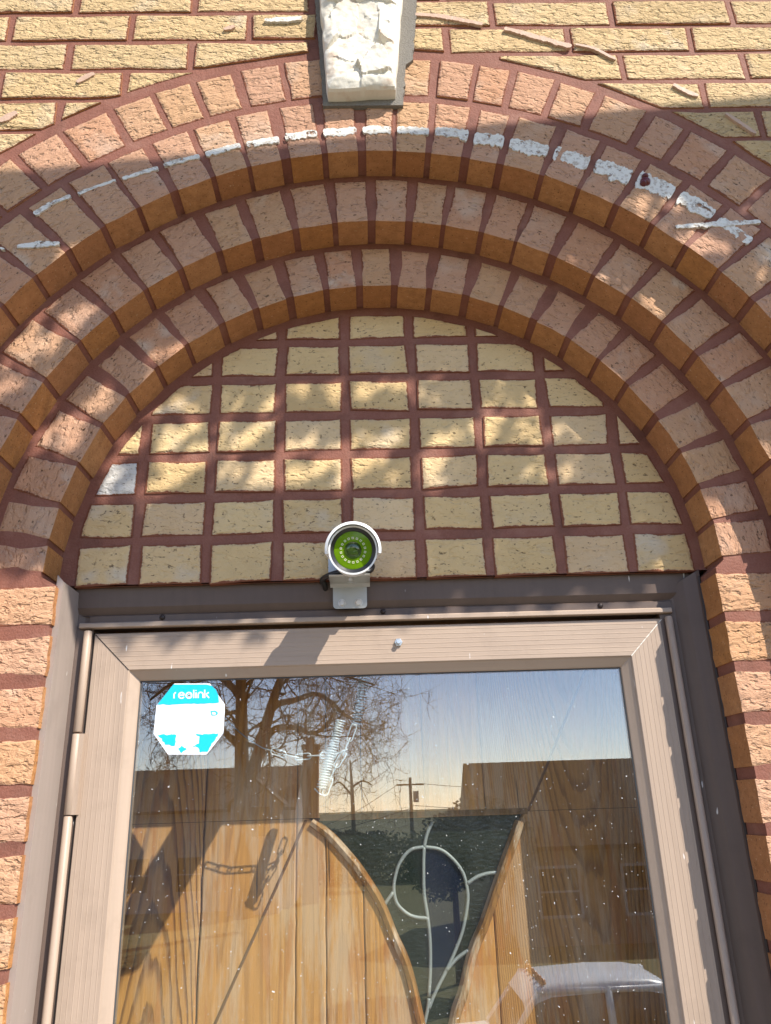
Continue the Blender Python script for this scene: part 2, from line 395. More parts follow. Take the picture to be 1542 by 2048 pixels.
# tympanum bricks: stack bond --------------------------------------
W, H = .108, .0698
cols = [(-.484)]+[(c-3.6)*W for c in range(8)]+[.470]
colj = [rng.gauss(0, .0018) for _ in cols]
circ = [(CX+.474*math.sin(a), CZ+.474*math.cos(a)) for a in [2*math.pi*i/72 for i in range(72)]]
for rI in range(7):
    z0, z1 = CZ+rI*H+.0075, CZ+(rI+1)*H-.0068
    if rI == 0: z0 = CZ+.001
    for ci in range(len(cols)-1):
        x0, x1 = cols[ci]+colj[ci]+.0068, cols[ci+1]+colj[ci+1]-.0068
        tl = rng.gauss(0, .001)
        poly = [(x0+rng.gauss(0, .0012), z0-tl), (x1+rng.gauss(0, .0012), z0+tl), (x1+rng.gauss(0, .0012), z1+tl), (x0+rng.gauss(0, .0012), z1-tl)]
        for i in range(72):
            a, b = circ[i], circ[(i+1) % 72]
            nx_, nz_ = (a[0]+b[0])/2-CX, (a[1]+b[1])/2-CZ; poly = clip_half(poly, a, (-nx_, -nz_))
            if len(poly) < 3: break
        if len(poly) < 3 or abs(area(poly)) < .00016: continue
        q = [poly[0]]
        for p in poly[1:]:
            if math.hypot(p[0]-q[-1][0], p[1]-q[-1][1]) > .004: q.append(p)
        poly = q
        cx = sum(p[0] for p in poly)/len(poly); cz = sum(p[1] for p in poly)/len(poly)
        if area(poly) < 0: poly = poly[::-1]
        loc = (cx, YT+max(-.0012, min(.0009, rng.gauss(0, .0009))), cz)
        mt = M['whitebrick'] if (rI == 2 and ci == 0) else M['tymp']
        place(brick_geo([(p[0]-cx, p[1]-cz) for p in poly], .05, rng, seg=.05, jit=.0005), (mt, M['tymp']), loc, 0, tymp)

# wall field --------------------------------------------------------
def field_brick(x0, x1, z0, z1):
    poly = [(x0+rng.gauss(0, .001), z0+rng.gauss(0, .0008)), (x1+rng.gauss(0, .001), z0+rng.gauss(0, .0008)), (x1+rng.gauss(0, .001), z1+rng.gauss(0, .0008)), (x0+rng.gauss(0, .001), z1+rng.gauss(0, .0008))]
    rr = RA+.006
    far = [p for p in poly if math.hypot(p[0]-CX, p[1]-CZ) > rr] if (z1 > CZ) else (poly if min(abs(x0-CX), abs(x1-CX)) > .69 else [])
    if not far: return
    if len(far) < 4 and z1 > CZ:
        # intersections of the brick outline with the circle, cut along their chord
        hits = []
        for i in range(4):
            a, b = poly[i], poly[(i+1) % 4]
            for kk in range(60):
                t0, t1 = kk/60, (kk+1)/60
                p0 = (a[0]+(b[0]-a[0])*t0, a[1]+(b[1]-a[1])*t0); p1 = (a[0]+(b[0]-a[0])*t1, a[1]+(b[1]-a[1])*t1)
                if (math.hypot(p0[0]-CX, p0[1]-CZ) > rr) != (math.hypot(p1[0]-CX, p1[1]-CZ) > rr): hits.append(p0)
        if len(hits) < 2: return
        a, b = hits[0], hits[-1]; nx_, nz_ = (b[1]-a[1]), -(b[0]-a[0])
        if nx_*((a[0]+b[0])/2-CX)+nz_*((a[1]+b[1])/2-CZ) < 0: nx_, nz_ = -nx_, -nz_
        L = math.hypot(nx_, nz_); poly = clip_half(poly, (a[0]+nx_/L*.004, a[1]+nz_/L*.004), (nx_, nz_))
    if len(poly) < 3 or abs(area(poly)) < .0004: return
    cx = sum(p[0] for p in poly)/len(poly); cz = sum(p[1] for p in poly)/len(poly)
    place(brick_geo([(p[0]-cx, p[1]-cz) for p in poly], .05, rng, seg=.05), (M['yellow'], M['side']), (cx, YB+max(-.0012, min(.0009, rng.gauss(0, .0009))), cz), 0, field)
for side in (-1, 1):
    zp, pz, px_, xa, xb = (3.023, .0676, .2065, -.425, -.318) if side < 0 else (3.054, .0662, .2150, .421, .337)
    for kc in range(-32, 13):
        z0 = zp+kc*pz; x_ref = xa if (kc % 2 == 0) else xb
        if z0 > 3.75: continue
        if z0 < 1.0: continue
        nn = -7 if side < 0 else 0
        for i in range(-9, 10):
            x0, x1 = x_ref+i*px_, x_ref+(i+1)*px_
            if side < 0: x1 = min(x1, -.02+.0); 
            else: x0 = max(x0, -.02)
            if x1-x0 < .03 or x0 < -1.35 or x1 > 1.45: continue
            if z0 > 2.80 and (x1 > -.112 and x0 < .062) and z0 < 3.24:   # keystone
                if side < 0: x1 = min(x1, -.100)
                else: x0 = max(x0, .052)
                if x1-x0 < .03: continue
            field_brick(x0+.0052, x1-.0052, z0+.0047, z0+pz-.0047)
# jambs of the two inner orders ---------------------------------------
for side, zs, par in ((-1, 2.092, jl), (1, 2.085, jr)):
    for i in range(0, 16):
        z1 = zs-i*.0697-.0075; z0 = zs-(i+1)*.0697+.0075
        if i == 0 and side < 0: pass
        xe = XL if side < 0 else XR
        for order, (xe, xo, yf, dp) in enumerate(((xe, CX+side*(RC+.028), YD, .062), (CX+side*RC, CX+side*(RB+.028), YC, .07))):
            x0, x1 = min(xe, xo), max(xe, xo); cx = (x0+x1)/2; cz = (z0+z1)/2
            poly = [(x0-cx, z0-cz), (x1-cx, z0-cz+rng.gauss(0, .0008)), (x1-cx, z1-cz), (x0-cx, z1-cz+rng.gauss(0, .0008))]
            ed = 1 if side < 0 else 3
            place(brick_geo(poly, dp, rng, arris=lambda i, ed=ed: i == ed, seg=.013, jit=.0006), (M['jamb'], M['side']), (cx, yf+max(-.0012, min(.0009, rng.gauss(0, .0009))), cz), 0, par)
for nm, (par, mats, lst) in hidden.items():
    V = []; F = []; mi = []; E = []
    for mt, (v, f, m_, e) in lst:
        b = len(V); V += [tuple(mt @ Vector(p)) for p in v]; F += [tuple(b+i for i in q) for q in f]; mi += m_; E += e
    o = bpy.data.objects.new('brick', brick_me((V, F, mi, E), mats)); COL.objects.link(o); o.parent = par; o['kind'] = 'stuff'
print('bricks', NB[0])

# keystone ----------------------------------------------------------
def mat_stone():
    k = N('painted_limestone'); v = k.vec()
    c = k.mix(k.noise(v, 16, 5), (.66, .60, .49), (.78, .74, .65)); c = k.mix(k.ramp(k.noise(v, 34, 4), [(.55, 0.0), (.7, 1.0)]), c, (.60, .47, .36))
    h = k.math('ADD', k.noise(v, 55, 5, .6), k.math('MULTIPLY', k.noise(v, 17, 3, .6, 1.0), 1.4)); return k.fin(c, .8, k.bump(h, .35, .005), spec=.2)
M['stone'] = mat_stone()
k = N('grey_mortar'); v = k.vec(); M['greymortar'] = k.fin(k.mix(k.noise(v, 300, 3), (.15, .135, .115), (.27, .25, .22)), .95, k.bump(k.noise(v, 380, 3), .8, .002), spec=.1)
from mathutils import noise as mnoise
def keystone():
    bl, br = (-.084, 2.871), (.028, 2.876); tl, tr = (-.104, 3.235), (.060, 3.235)
    nu, nv = 56, 150; mb = MB(); V = []; yf = -.040
    for j in range(nv+1):
        t = j/nv
        for i in range(nu+1):
            s = i/nu; x = (bl[0]*(1-s)+br[0]*s)*(1-t)+(tl[0]*(1-s)+tr[0]*s)*t; z = (bl[1]*(1-s)+br[1]*s)*(1-t)+(tl[1]*(1-s)+tr[1]*s)*t
            e = min(s, 1-s, t*2.6, (1-t)*2.6); b = min(1, e/.13)
            p = Vector((x*9, z*9, 3.1)); n1 = mnoise.noise(p); n2 = mnoise.noise(p*2.7+Vector((9, 1, 2))); n3 = abs(mnoise.noise(p*1.6+Vector((3, 7, 5))))
            q = (z*20+x*7+n1*2.6+n2*.5)/2.0; fr_ = q-math.floor(q); stp = fr_/.82 if fr_ < .82 else (1-fr_)/.18; stp *= (.5+.5*math.sin(math.floor(q)*2.3+1))
            pv = Vector((x*20+n1*.5, z*15+n2*.4, 2.0)); dv, cv = mnoise.voronoi(pv); c0 = cv[0]
            tl_ = (mnoise.noise(c0*7.13), mnoise.noise(c0*5.31+Vector((4, 4, 4)))); fc = -.015*(tl_[0]*(pv.x-c0.x)+tl_[1]*(pv.y-c0.y))-.013*mnoise.noise(c0*3.7)
            pw = Vector((x*52, z*40, 5.0)); dw, cw = mnoise.voronoi(pw); c1 = cw[0]; fc += -.0035*(mnoise.noise(c1*6.1)*(pw.x-c1.x)+mnoise.noise(c1*4.7)*(pw.y-c1.y))
            y = yf-.012*b**.45-.006*n1*b+fc*b+.0008*mnoise.noise(p*16)
            ed = .0035*mnoise.noise(Vector((x*30, z*30, 8))) if e < .02 else 0
            V.append((x+ed, y, z+ed*.6))
    F = [(j*(nu+1)+i, j*(nu+1)+i+1, (j+1)*(nu+1)+i+1, (j+1)*(nu+1)+i) for j in range(nv) for i in range(nu)]
    border = [i for i in range(nu+1)]+[j*(nu+1)+nu for j in range(1, nv+1)]+[nv*(nu+1)+i for i in range(nu-1, -1, -1)]+[j*(nu+1) for j in range(nv-1, 0, -1)]
    b0 = len(V); nb = len(border)
    V += [(V[i][0], .03, V[i][2]) for i in border]
    F += [(border[(q+1) % nb], border[q], b0+q, b0+(q+1) % nb) for q in range(nb)]
    mb.add(V, F); ks = mb.build('keystone', M['stone'], facade, True, 24); ks['label'] = 'pale rough-hewn keystone at the top of the arch'
    mb = MB()
    z = 2.866; LP = []; RP = []
    while z < 3.24:
        t = (z-bl[1])/(tl[1]-bl[1]); tt = max(0, t)
        LP.append((bl[0]+(tl[0]-bl[0])*tt-.008+rng.gauss(0, .0007), z)); RP.append((br[0]+(tr[0]-br[0])*tt+.013+.012*min(1, max(0, (z-2.955)/.012))+rng.gauss(0, .0009), z)); z += .006
    mb.prism(LP[::-1][::-1][:0]+[(LP[0][0], 2.863), (RP[0][0], 2.863)]+RP+LP[::-1], YB-.006, .02); mb.build('keystone_mortar', M['greymortar'], facade)
keystone()

# peeling white paint along the arch, caulk smears on the wall -----------
def mat_flake():
    k = N('flaking_white_paint'); v = k.vec()
    k.fin(k.mix(k.ramp(k.noise(v, 160, 4), [(.5, 0.0), (.7, 1.0)]), (.74, .71, .64), (.46, .38, .30)), .65, k.bump(k.noise(k.vec((.3, 1, 1)), 260, 3, .6, 1.0), .8, .002))
    k.put(k.b.inputs['Alpha'], k.ramp(k.math('ADD', k.noise(v, 75, 5, .7), 0.0), [(.36, 0.0), (.44, 1.0)])); return k.mat
M['flake'] = mat_flake()
def ragged(path, wids, name, mat, parent, y, th=.0015, seed=0, step=.0022, rag=.24):
    """ragged ribbon along an (x,z) path on a plane"""
    rg = random.Random(seed); P = smoothpath([(p[0], 0, p[1]) for p in path], 10); L = sum((P[i+1]-P[i]).length for i in range(len(P)-1))
    n = max(6, int(L/step)); up = []; lo = []; acc = 0; idx = 0; cum = [0]
    for i in range(len(P)-1): cum.append(cum[-1]+(P[i+1]-P[i]).length)
    wa = wb = 0
    for q in range(n+1):
        d = L*q/n
        while idx < len(P)-2 and cum[idx+1] < d: idx += 1
        t = (d-cum[idx])/max(1e-9, cum[idx+1]-cum[idx]); p = P[idx].lerp(P[idx+1], t); tg = (P[idx+1]-P[idx]).normalized()
        u = q/n*(len(wids)-1); iu = min(int(u), len(wids)-2); wd = wids[iu]+(wids[iu+1]-wids[iu])*(u-iu)
        wa = .6*wa+.4*rg.gauss(0, rag); wb = .6*wb+.4*rg.gauss(0, rag*1.5); nr = Vector((-tg.z, 0, tg.x)); endt = min(1, min(q, n-q)/1.5+.55)
        up.append(p+nr*wd*.5*max(.45, 1+wa)*endt); lo.append(p-nr*wd*.5*max(.35, 1+wb)*endt)
    mb = MB(); nv = len(up); vs = [(p.x, y-th, p.z) for p in up]+[(p.x, y-th, p.z) for p in lo]+[(p.x, y+.004, p.z) for p in up]+[(p.x, y+.004, p.z) for p in lo]
    fs = []
    for i in range(nv-1):
        fs += [(nv+i, nv+i+1, i+1, i), (i, i+1, 2*nv+i+1, 2*nv+i), (3*nv+i, 3*nv+i+1, nv+i+1, nv+i)]
    mb.add(vs, fs); return mb.build(name, mat, parent)
# (angle, radius, width) samples along the paint line
PL = [(-49, .765, .012), (-46, .762, .014), (-41.7, .760, .008), (-35.7, .744, .007), (-30, .731, .009), (-23, .719, .011), (-13.6, .716, .017), (-3, .715, .018), (6.8, .716, .020), (14, .715, .030), (21.7, .722, .034), (28.8, .728, .034), (35, .738, .040), (41.5, .747, .034), (46, .750, .026), (52, .752, .020)]
def pl(a):
    for p, q in zip(PL[:-1], PL[1:]):
        if p[0] <= a <= q[0]:
            t = (a-p[0])/(q[0]-p[0]); return p[1]+(q[1]-p[1])*t, p[2]+(q[2]-p[2])*t
    return None
for a, b in zip(JB[:-1], JB[1:]):
    a2, b2 = a+.40, b-.40
    if pl(a2) is None or pl(b2) is None: continue
    ss = [a2+(b2-a2)*i/4 for i in range(5)]
    if a < -40 and random.Random(int(a*10)).random() < .15: continue
    jj = random.Random(int(a*77)).gauss(0, .0015)
    ragged([(CX+(pl(s)[0]+jj)*math.sin(R(s)), CZ+(pl(s)[0]+jj)*math.cos(R(s))) for s in ss], [pl(s)[1]*.82 for s in ss], 'paint_flake', M['flake'], facade, YB-.0008, .0005, int(a*13)+500)
for i, (q, wd) in enumerate((([(35,495),(80,490),(120,488)], .012), ([(1350,455),(1400,452),(1460,448),(1520,445)], .011), ([(0,497),(10,500)], .004))):
    ragged([(at(x, y, YB).x, at(x, y, YB).z) for x, y in q], [wd*.6, wd, wd*.6], 'paint_flake', M['flake'], facade, YB-.0008, .0014, 900+i)
k = N('tan_caulk'); v = k.vec(); M['caulk'] = k.fin(k.mix(k.noise(v, 60, 4), (.47, .30, .21), (.56, .40, .30)), .6, k.bump(k.noise(v, 130, 3), .5, .002))
for i, (q, wd, mt) in enumerate((([(828,32),(880,36),(930,45),(965,52)], .009, 'caulk'), ([(1008,60),(1060,74),(1110,88),(1142,96)], .011, 'caulk'), ([(1150,92),(1185,100),(1230,122)], .006, 'caulk'),
        ([(1345,172),(1375,188),(1395,195)], .009, 'caulk'), ([(155,168),(172,158),(190,150)], .010, 'caulk'), ([(0,245),(20,236),(36,228)], .012, 'caulk'), ([(530,46),(560,45),(605,42)], .011, 'flake'), ([(448,62),(470,56)], .008, 'caulk'), ([(1450,230),(1480,250),(1510,270)], .007, 'caulk'))):
    ragged([(at(x, y, YB).x, at(x, y, YB).z) for x, y in q], [wd*.7, wd, wd*.8], 'caulk_smear', M[mt], facade, YB-.002, .004 if mt == 'flake' else .002, 40+i, rag=.22)
M['redblob'] = mat_plain('dark_red_sealant', (.11, .012, .012), .35, var=.2)
mb = MB(); p0 = at(1290, 365, YB)
for (dx, dz, rr) in ((0, 0, .009), (.001, .010, .006), (-.004, -.004, .006)):
    mb.lathe([(-.008, rr*.35), (-.005, rr*.8), (.0, rr), (.004, rr*.9)], (p0.x+dx, YB, p0.z+dz), (0, 1, 0), 10)
mb.build('sealant_blob', M['redblob'], facade, True)

# ------------------------------------------------------------------ door casing (brown cladding round the opening)
casing = thing('door_casing', 'brown metal cladding lining the brick opening round the storm door', 'door frame')
ZTOP = 2.101; ZB = .02
def sweep(prof, a, b, axis, name, mat, parent, smooth=False):
    """prof: (u, Y) polyline; axis 'v' -> u is x, runs z a..b ; axis 'h' -> u is z, runs x a..b (a/b may be callables of u for mitres)"""
    mb = MB(); va = []; vb = []
    fa = a if callable(a) else (lambda u: a); fb = b if callable(b) else (lambda u: b)
    for u, y in prof:
        if axis == 'v': va.append((u, y, fa(u))); vb.append((u, y, fb(u)))
        else: va.append((fa(u), y, u)); vb.append((fb(u), y, u))
    n = len(prof); f = [(i, i+1, n+i+1, n+i) for i in range(n-1)]
    mb.add(va+vb, f); return mb.build(name, mat, parent, smooth, 30)
# left: side panel facing the opening, flat flange with screws
sweep([(XL-.004, YD+.012), (XL+.006, YD+.011), (XL+.0065, .172)], ZB, lambda u: ZTOP-(u-XL)*1.1, 'v', 'jamb_cladding', M['clad_sunlit'], casing)
sweep([(XL+.0066, .1722), (XL+.016, .1745), (XL+.030, .175), (XL+.030, .30)], ZB, lambda u: ZTOP-(u-XL)*1.1, 'v', 'jamb_flange', M['clad'], casing)
sweep([(XR+.002, .150), (XR-.004, .150), (XR-.022, .158), (XR-.036, .171), (XR-.042, .1735), (XR-.060, .174), (XR-.060, .30)][::-1], ZB, lambda u: ZTOP-(XR-u)*.55, 'v', 'jamb_cladding', M['clad'], casing)
sweep([(ZTOP+.004, .163), (ZTOP-.002, .163), (ZTOP-.030, .166), (ZTOP-.040, .174), (ZTOP-.042, .1715), (ZTOP-.060, .1715), (ZTOP-.060, .30)][::-1], lambda u: XL-.002 if u > ZTOP-.041 else XL+.024, lambda u: XR+.002 if u > ZTOP-.041 else XR-.040, 'h', 'head_cladding', M['clad'], casing)
# caulk line against the brick
mb = MB(); mb.tube([(XR+.001, .150, ZB), (XR+.001, .1505, 1.3), (XR+.0005, .150, ZTOP-.01)], .0022, 6); mb.build('caulk_bead', M['screw'], casing)
def screw_head(p, nrm, r=.0042, parent=casing, name='screw', mat=None):
    mb = MB(); mb.lathe([(0, r), (.0012, r*.98), (.0024, r*.72), (.0028, r*.2)], p, nrm, 14, cap0=False); return mb.build(name, mat or M['screw'], parent, True, 40)
for x, y in ((325, 1230), (766, 1218), (1200, 1206)):
    p = at(x, y, .1715); screw_head((p.x, .1715, ZTOP-.046), (0, -1, 0))
for x, y in ((148, 1390), (87, 1960)):
    p = at(x, y, .1735); screw_head((XL+.021, .1735, p.z), (0, -1, 0))
for x, y in ((1368, 1355), (1457, 1915)):
    p = at(x, y, .1735); screw_head((XR-.049, .1735, p.z), (0, -1, 0))
# drip cap
mb = MB(); x0 = at(148, 1249, .145).x; x1 = at(1356, 1226, .145).x
prof = [(2.0475, .176), (2.0485, .1675), (2.0465, .1655), (2.0415, .1655), (2.0405, .1670), (2.0405, .176)]
mb.add([(x0, y, z) for z, y in prof]+[(x1, y, z) for z, y in prof], [(i, (i+1) % 6, 6+(i+1) % 6, 6+i) for i in range(6)]+[tuple(range(5, -1, -1)), tuple(range(6, 12))]); mb.build('drip_cap', M['alu_h'], casing)

# ------------------------------------------------------------------ storm door
storm = thing('storm_door', 'tan aluminium storm door with ribbed frame and large glass pane', 'storm door')
DX0, DX1, DZ1, DZ0, YF = -.4455, .4095, 2.0335, .03, .1745
WF = .0555
def rib_profile():
    P = [(.0, .196), (.0, .0012), (.0012, .0)]; t = .0015
    for i in range(1, 8):
        c = i*WF/8
        P += [(c-.0007, .0), (c-.0003, -.0003), (c+.0003, -.0003), (c+.0007, .0)]
    P += [(WF-.001, 0), (WF, .001), (WF+.001, .003), (WF+.013, .0125), (WF+.0145, .0155)]
    return [(t, (y if y > .1 else YF+y)) for t, y in P]
RP = rib_profile()
sweep([(DX0+t, y) for t, y in RP], lambda u: DZ0+(u-DX0), lambda u: DZ1-(u-DX0), 'v', 'stile', M['alu_v'], storm)
sweep([(DX1-t, y) for t, y in RP][::-1], lambda u: DZ0+(DX1-u), lambda u: DZ1-(DX1-u), 'v', 'stile', M['alu_v'], storm)
sweep([(DZ1-t, y) for t, y in RP][::-1], lambda u: DX0+(DZ1-u), lambda u: DX1-(DZ1-u), 'h', 'rail', M['alu_h'], storm)
sweep([(DZ0+t, y) for t, y in RP], lambda u: DX0+(u-DZ0), lambda u: DX1-(u-DZ0), 'h', 'rail', M['alu_h'], storm)
# back of the frame
mb = MB()
for (a, b, c, d) in ((DX0+.001, DX0+WF+.0145, DZ0, DZ1-.001), (DX1-WF-.0145, DX1-.001, DZ0, DZ1-.001)): mb.box(a, b, .1935, .203, c, d)
for (c, d) in ((DZ0+.001, DZ0+WF+.0145), (DZ1-WF-.0145, DZ1-.001)): mb.box(DX0+WF+.0145, DX1-WF-.0145, .1936, .203, c, d)
mb.build('frame_back', M['alu_v'], storm)
# mitre seams
for s, xa in ((1, DX0), (-1, DX1)):
    mb = MB(); mb.add([(xa+s*.002, YF-.0006, DZ1-.0012), (xa+s*.0012, YF-.0006, DZ1-.002), (xa+s*(WF-.0006), YF-.0006, DZ1-WF-.0002), (xa+s*(WF+.0002), YF-.0006, DZ1-WF+.0006)], [(0, 1, 2, 3) if s > 0 else (3, 2, 1, 0)])
    mb.build('mitre_seam', M['dark'] if s > 0 else M['flake'], storm)
# glass
GF0 = .125
def mat_glass():
    k = N('window_glass'); t = k.t; v = k.vec()
    tr = k.n('BsdfTransparent'); tr.inputs[0].default_value = (.93, .95, .94, 1)
    gl = k.n('BsdfGlossy'); gl.inputs['Roughness'].default_value = 0.0; gl.inputs['Color'].default_value = (.96, .98, 1, 1)
    lw = k.n('LayerWeight'); lw.inputs['Blend'].default_value = .5      # Schlick on both faces of the pane
    f5 = k.math('POWER', lw.outputs['Facing'], 5.0); fz = k.math('ADD', k.math('MULTIPLY', f5, 1-GF0), GF0)
    mx = k.n('MixShader'); t.links.new(fz, mx.inputs[0]); t.links.new(tr.outputs[0], mx.inputs[1]); t.links.new(gl.outputs[0], mx.inputs[2])
    # dust specks and a faint film
    sp = k.ramp(k.noise(v, 260, 2, .5), [(.742, 0.0), (.756, 1.0)])
    film = k.math('MULTIPLY', k.ramp(k.noise(k.vec((1, 1, .3)), 9, 4), [(.4, 0.0), (.75, 1.0)]), .018)
    d = k.n('BsdfDiffuse'); d.inputs[0].default_value = (.75, .75, .72, 1)
    mx2 = k.n('MixShader'); t.links.new(k.math('ADD', k.math('MULTIPLY', sp, .8), film, clamp=True), mx2.inputs[0]); t.links.new(mx.outputs[0], mx2.inputs[1]); t.links.new(d.outputs[0], mx2.inputs[2])
    t.links.new(mx2.outputs[0], k.out.inputs[0]); return k.mat
M['glass'] = mat_glass()
mb = MB(); mb.box(DX0+WF+.010, DX1-WF-.010, YGLASS, YGLASS+.003, DZ0+WF+.010, DZ1-WF-.010); mb.build('glass_pane', M['glass'], storm)
M['gasket'] = mat_plain('grey_gasket', (.05, .052, .055), .6)
mb = MB()
for a, b in (((DX0+WF+.0148, DZ0+.1), (DX0+WF+.0148, DZ1-WF-.0148)), ((DX0+WF+.0148, DZ1-WF-.0148), (DX1-WF-.0148, DZ1-WF-.0148)), ((DX1-WF-.0148, DZ1-WF-.0148), (DX1-WF-.0148, DZ0+.1))):
    mb.tube([(a[0], YGLASS-.0002, a[1]), (b[0], YGLASS-.0002, b[1])], .0012, 6)
mb.build('gasket', M['gasket'], storm)
# hinge: barrel in pieces, with a leaf on the knuckle
hx, hy = XL+.0255, .1665
z_a, z_b = at(160, 1467, .17).z, at(140, 1630, .17).z
for a, b, rr in ((z_a+.0015, 2.036, .0058), (z_b, z_a-.0008, .0062), (1.20, z_b-.0015, .0058)):
    mb = MB(); mb.lathe([(0, rr*.85), (.0008, rr), (b-a-.0008, rr), (b-a, rr*.85)], (hx, hy, a), (0, 0, 1), 20); mb.build('hinge_barrel', M['alu_v'], storm, True, 50)
mb = MB(); mb.box(hx, DX0+.004, hy-.004, hy+.010, z_b, z_a-.001); mb.build('hinge_leaf', M['alu_v'], storm)
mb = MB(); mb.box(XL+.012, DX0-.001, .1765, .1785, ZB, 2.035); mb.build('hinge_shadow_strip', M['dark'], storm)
# rounded trim on the lock side
mb = MB(); xt = DX1+.0075; mb.lathe([(0, .0056), (1.999, .0056), (2.001, .004)], (xt, .1685, .034), (0, 0, 1), 18); mb.build('edge_trim', M['alu_v'], storm, True, 50)
mb = MB(); mb.box(DX1-.001, XR-.050, .1765, .1785, ZB, 2.035); mb.build('edge_backing', M['clad'], storm)
# bolt with nut on the head rail
p = at(797, 1285, YF)
nut = MB(); nut.lathe([(0, .0063), (.0035, .0063), (.004, .0055)], (p.x, YF+.0005, p.z), (0, -1, 0), 6); nut.build('hex_nut', M['steel'], storm)
nut = MB(); nut.lathe([(.003, .0036), (.0085, .0036), (.009, .003)], (p.x, YF+.0005, p.z), (0, -1, 0), 16); nut.build('bolt_end', M['steel'], storm, True, 40)

# ------------------------------------------------------------------ sticker on the glass
k = N('sticker_white'); v = k.vec(); M['st_white'] = k.fin(k.mix(k.math('MULTIPLY', k.ramp(k.noise(v, 90, 4), [(.6, 0.0), (.75, 1.0)]), .5), (.82, .83, .84), (.6, .61, .63)), .45)
M['st_cyan'] = mat_plain('sticker_cyan', (.005, .50, .72), .45, var=.03, bstr=.02)
sticker = thing('window_sticker', 'white octagonal security sticker with cyan band reading reolink, stuck on the glass', 'sticker')
YS = YGLASS-.0006
octp = [(349,1367),(420,1367),(450,1409),(447,1467),(413,1509),(336,1509),(307,1467),(313,1411)]
O = [at(x, y, YS) for x, y in octp]
def flat(name, pts, mat, y, parent):
    pl_ = [(p.x, p.z) for p in pts]
    if area(pl_) < 0: pl_ = pl_[::-1]
    mb = MB(); mb.prism(pl_, y, y+.0003); return mb.build(name, mat, parent)
flat('sticker_base', O, M['st_white'], YS, sticker)
tb = [(347,1369)]+[(414,1369),(424,1372),(432,1380),(437,1392),(438,1405)]
rg = random.Random(4); tb += [(438-i*6.2, 1406+i*.17+rg.gauss(0, .6)) for i in range(1, 20)]+[(315,1409)]
flat('colour_band', [at(x, y, YS) for x, y in tb], M['st_cyan'], YS-.0004, sticker)
def rag_poly(pts, seed, amp=1.1):
    rg = random.Random(seed); out = []
    for i in range(len(pts)):
        a, b = pts[i], pts[(i+1) % len(pts)]; L = math.hypot(b[0]-a[0], b[1]-a[1]); k_ = max(1, int(L/3))
        out += [(a[0]+(b[0]-a[0])*j/k_+rg.gauss(0, amp), a[1]+(b[1]-a[1])*j/k_+rg.gauss(0, amp)) for j in range(k_)]
    return out
for i, q in enumerate(([(316,1469),(352,1469),(350,1492),(330,1488)], [(357,1498),(364,1491),(374,1499),(364,1504)], [(392,1468),(438,1467),(428,1482),(415,1504),(397,1503),(397,1495),(384,1492),(398,1487),(399,1474)])):
    flat('colour_remnant', [at(x, y, YS) for x, y in rag_poly(q, 60+i, .8)], M['st_cyan'], YS-.0004, sticker)
# small outlined D
def outline_d():
    outer = [(421,1422),(430,1421),(435,1424),(436,1427),(434,1430),(430,1431),(423,1431)]; inner = [(424,1424),(429,1423.5),(432,1425),(432.6,1427),(431.5,1429),(429,1429.5),(424.5,1429)]
    mb = MB(); n_ = len(outer); o_ = [at(x, y, YS) for x, y in outer]; i_ = [at(x, y, YS) for x, y in inner]
    mb.add([(p.x, YS-.0004, p.z) for p in o_+i_], [(i, (i+1) % n_, n_+(i+1) % n_, n_+i)[::-1] for i in range(n_)]); mb.build('emblem', M['st_cyan'], sticker)
outline_d()
# lettering: strokes of a rounded sans, letter by letter
def strokes(letters, x0, y0, x1, y1, wpx, name, mat, parent):
    """letters drawn in a 0..w by 0..1 box each; (px) baseline from (x0,y0) to (x1,y1)"""
    tot = sum(l[0] for l in letters); sx = (x1-x0)/tot; cur = 0
    for w_, ss in letters:
        mb = MB()
        for st in ss:
            pts = []
            for (u, v_) in st:
                X = x0+(cur+u)*sx; Yp = y0+(y1-y0)*(X-x0)/(x1-x0)-v_*sx; p_ = at(X, Yp, YS); pts.append(Vector((p_.x, 0, p_.z)))
            wd = wpx*.00072/2; n_ = len(pts); L_ = []; R_ = []
            for i, p_ in enumerate(pts):
                tg = (pts[min(i+1, n_-1)]-pts[max(i-1, 0)]).normalized(); nr = Vector((-tg.z, 0, tg.x)); L_.append(p_+nr*wd); R_.append(p_-nr*wd)
            mb.add([(p_.x, YS-.0007, p_.z) for p_ in L_+R_], [(n_+i, n_+i+1, i+1, i) for i in range(n_-1)])
        mb.build(name, mat, parent); cur += w_
def arc(cx, cy, rx, ry, a0, a1, n_=14): return [(cx+rx*math.cos(R(a0+(a1-a0)*i/n_)), cy+ry*math.sin(R(a0+(a1-a0)*i/n_))) for i in range(n_+1)]
LET = [(.62, [[(.08, 0), (.08, .45)]+arc(.40, .45, .32, .32, 180, 100)]),
       (.98, [arc(.45, .38, .38, .38, 10, 330), [(.08, .40), (.82, .42)]]),
       (.98, [arc(.44, .38, .38, .38, 0, 360), arc(.46, .38, .10, .10, 0, 360), arc(.46, .38, .04, .04, 0, 360)]),
       (.30, [[(.10, 0), (.10, 1.10)]]),
       (.30, [[(.10, 0), (.10, .76)], [(.10, .94), (.10, 1.06)]]),
       (.86, [[(.08, 0), (.08, .42)]+arc(.40, .42, .32, .34, 180, 0)+[(.72, 0)]]),
       (.70, [[(.08, 0), (.08, 1.10)], [(.62, .74), (.12, .36)], [(.24, .44), (.66, 0)]])]
strokes(LET, 347, 1397, 419, 1396, 2.7, 'letter', M['st_white'], sticker)

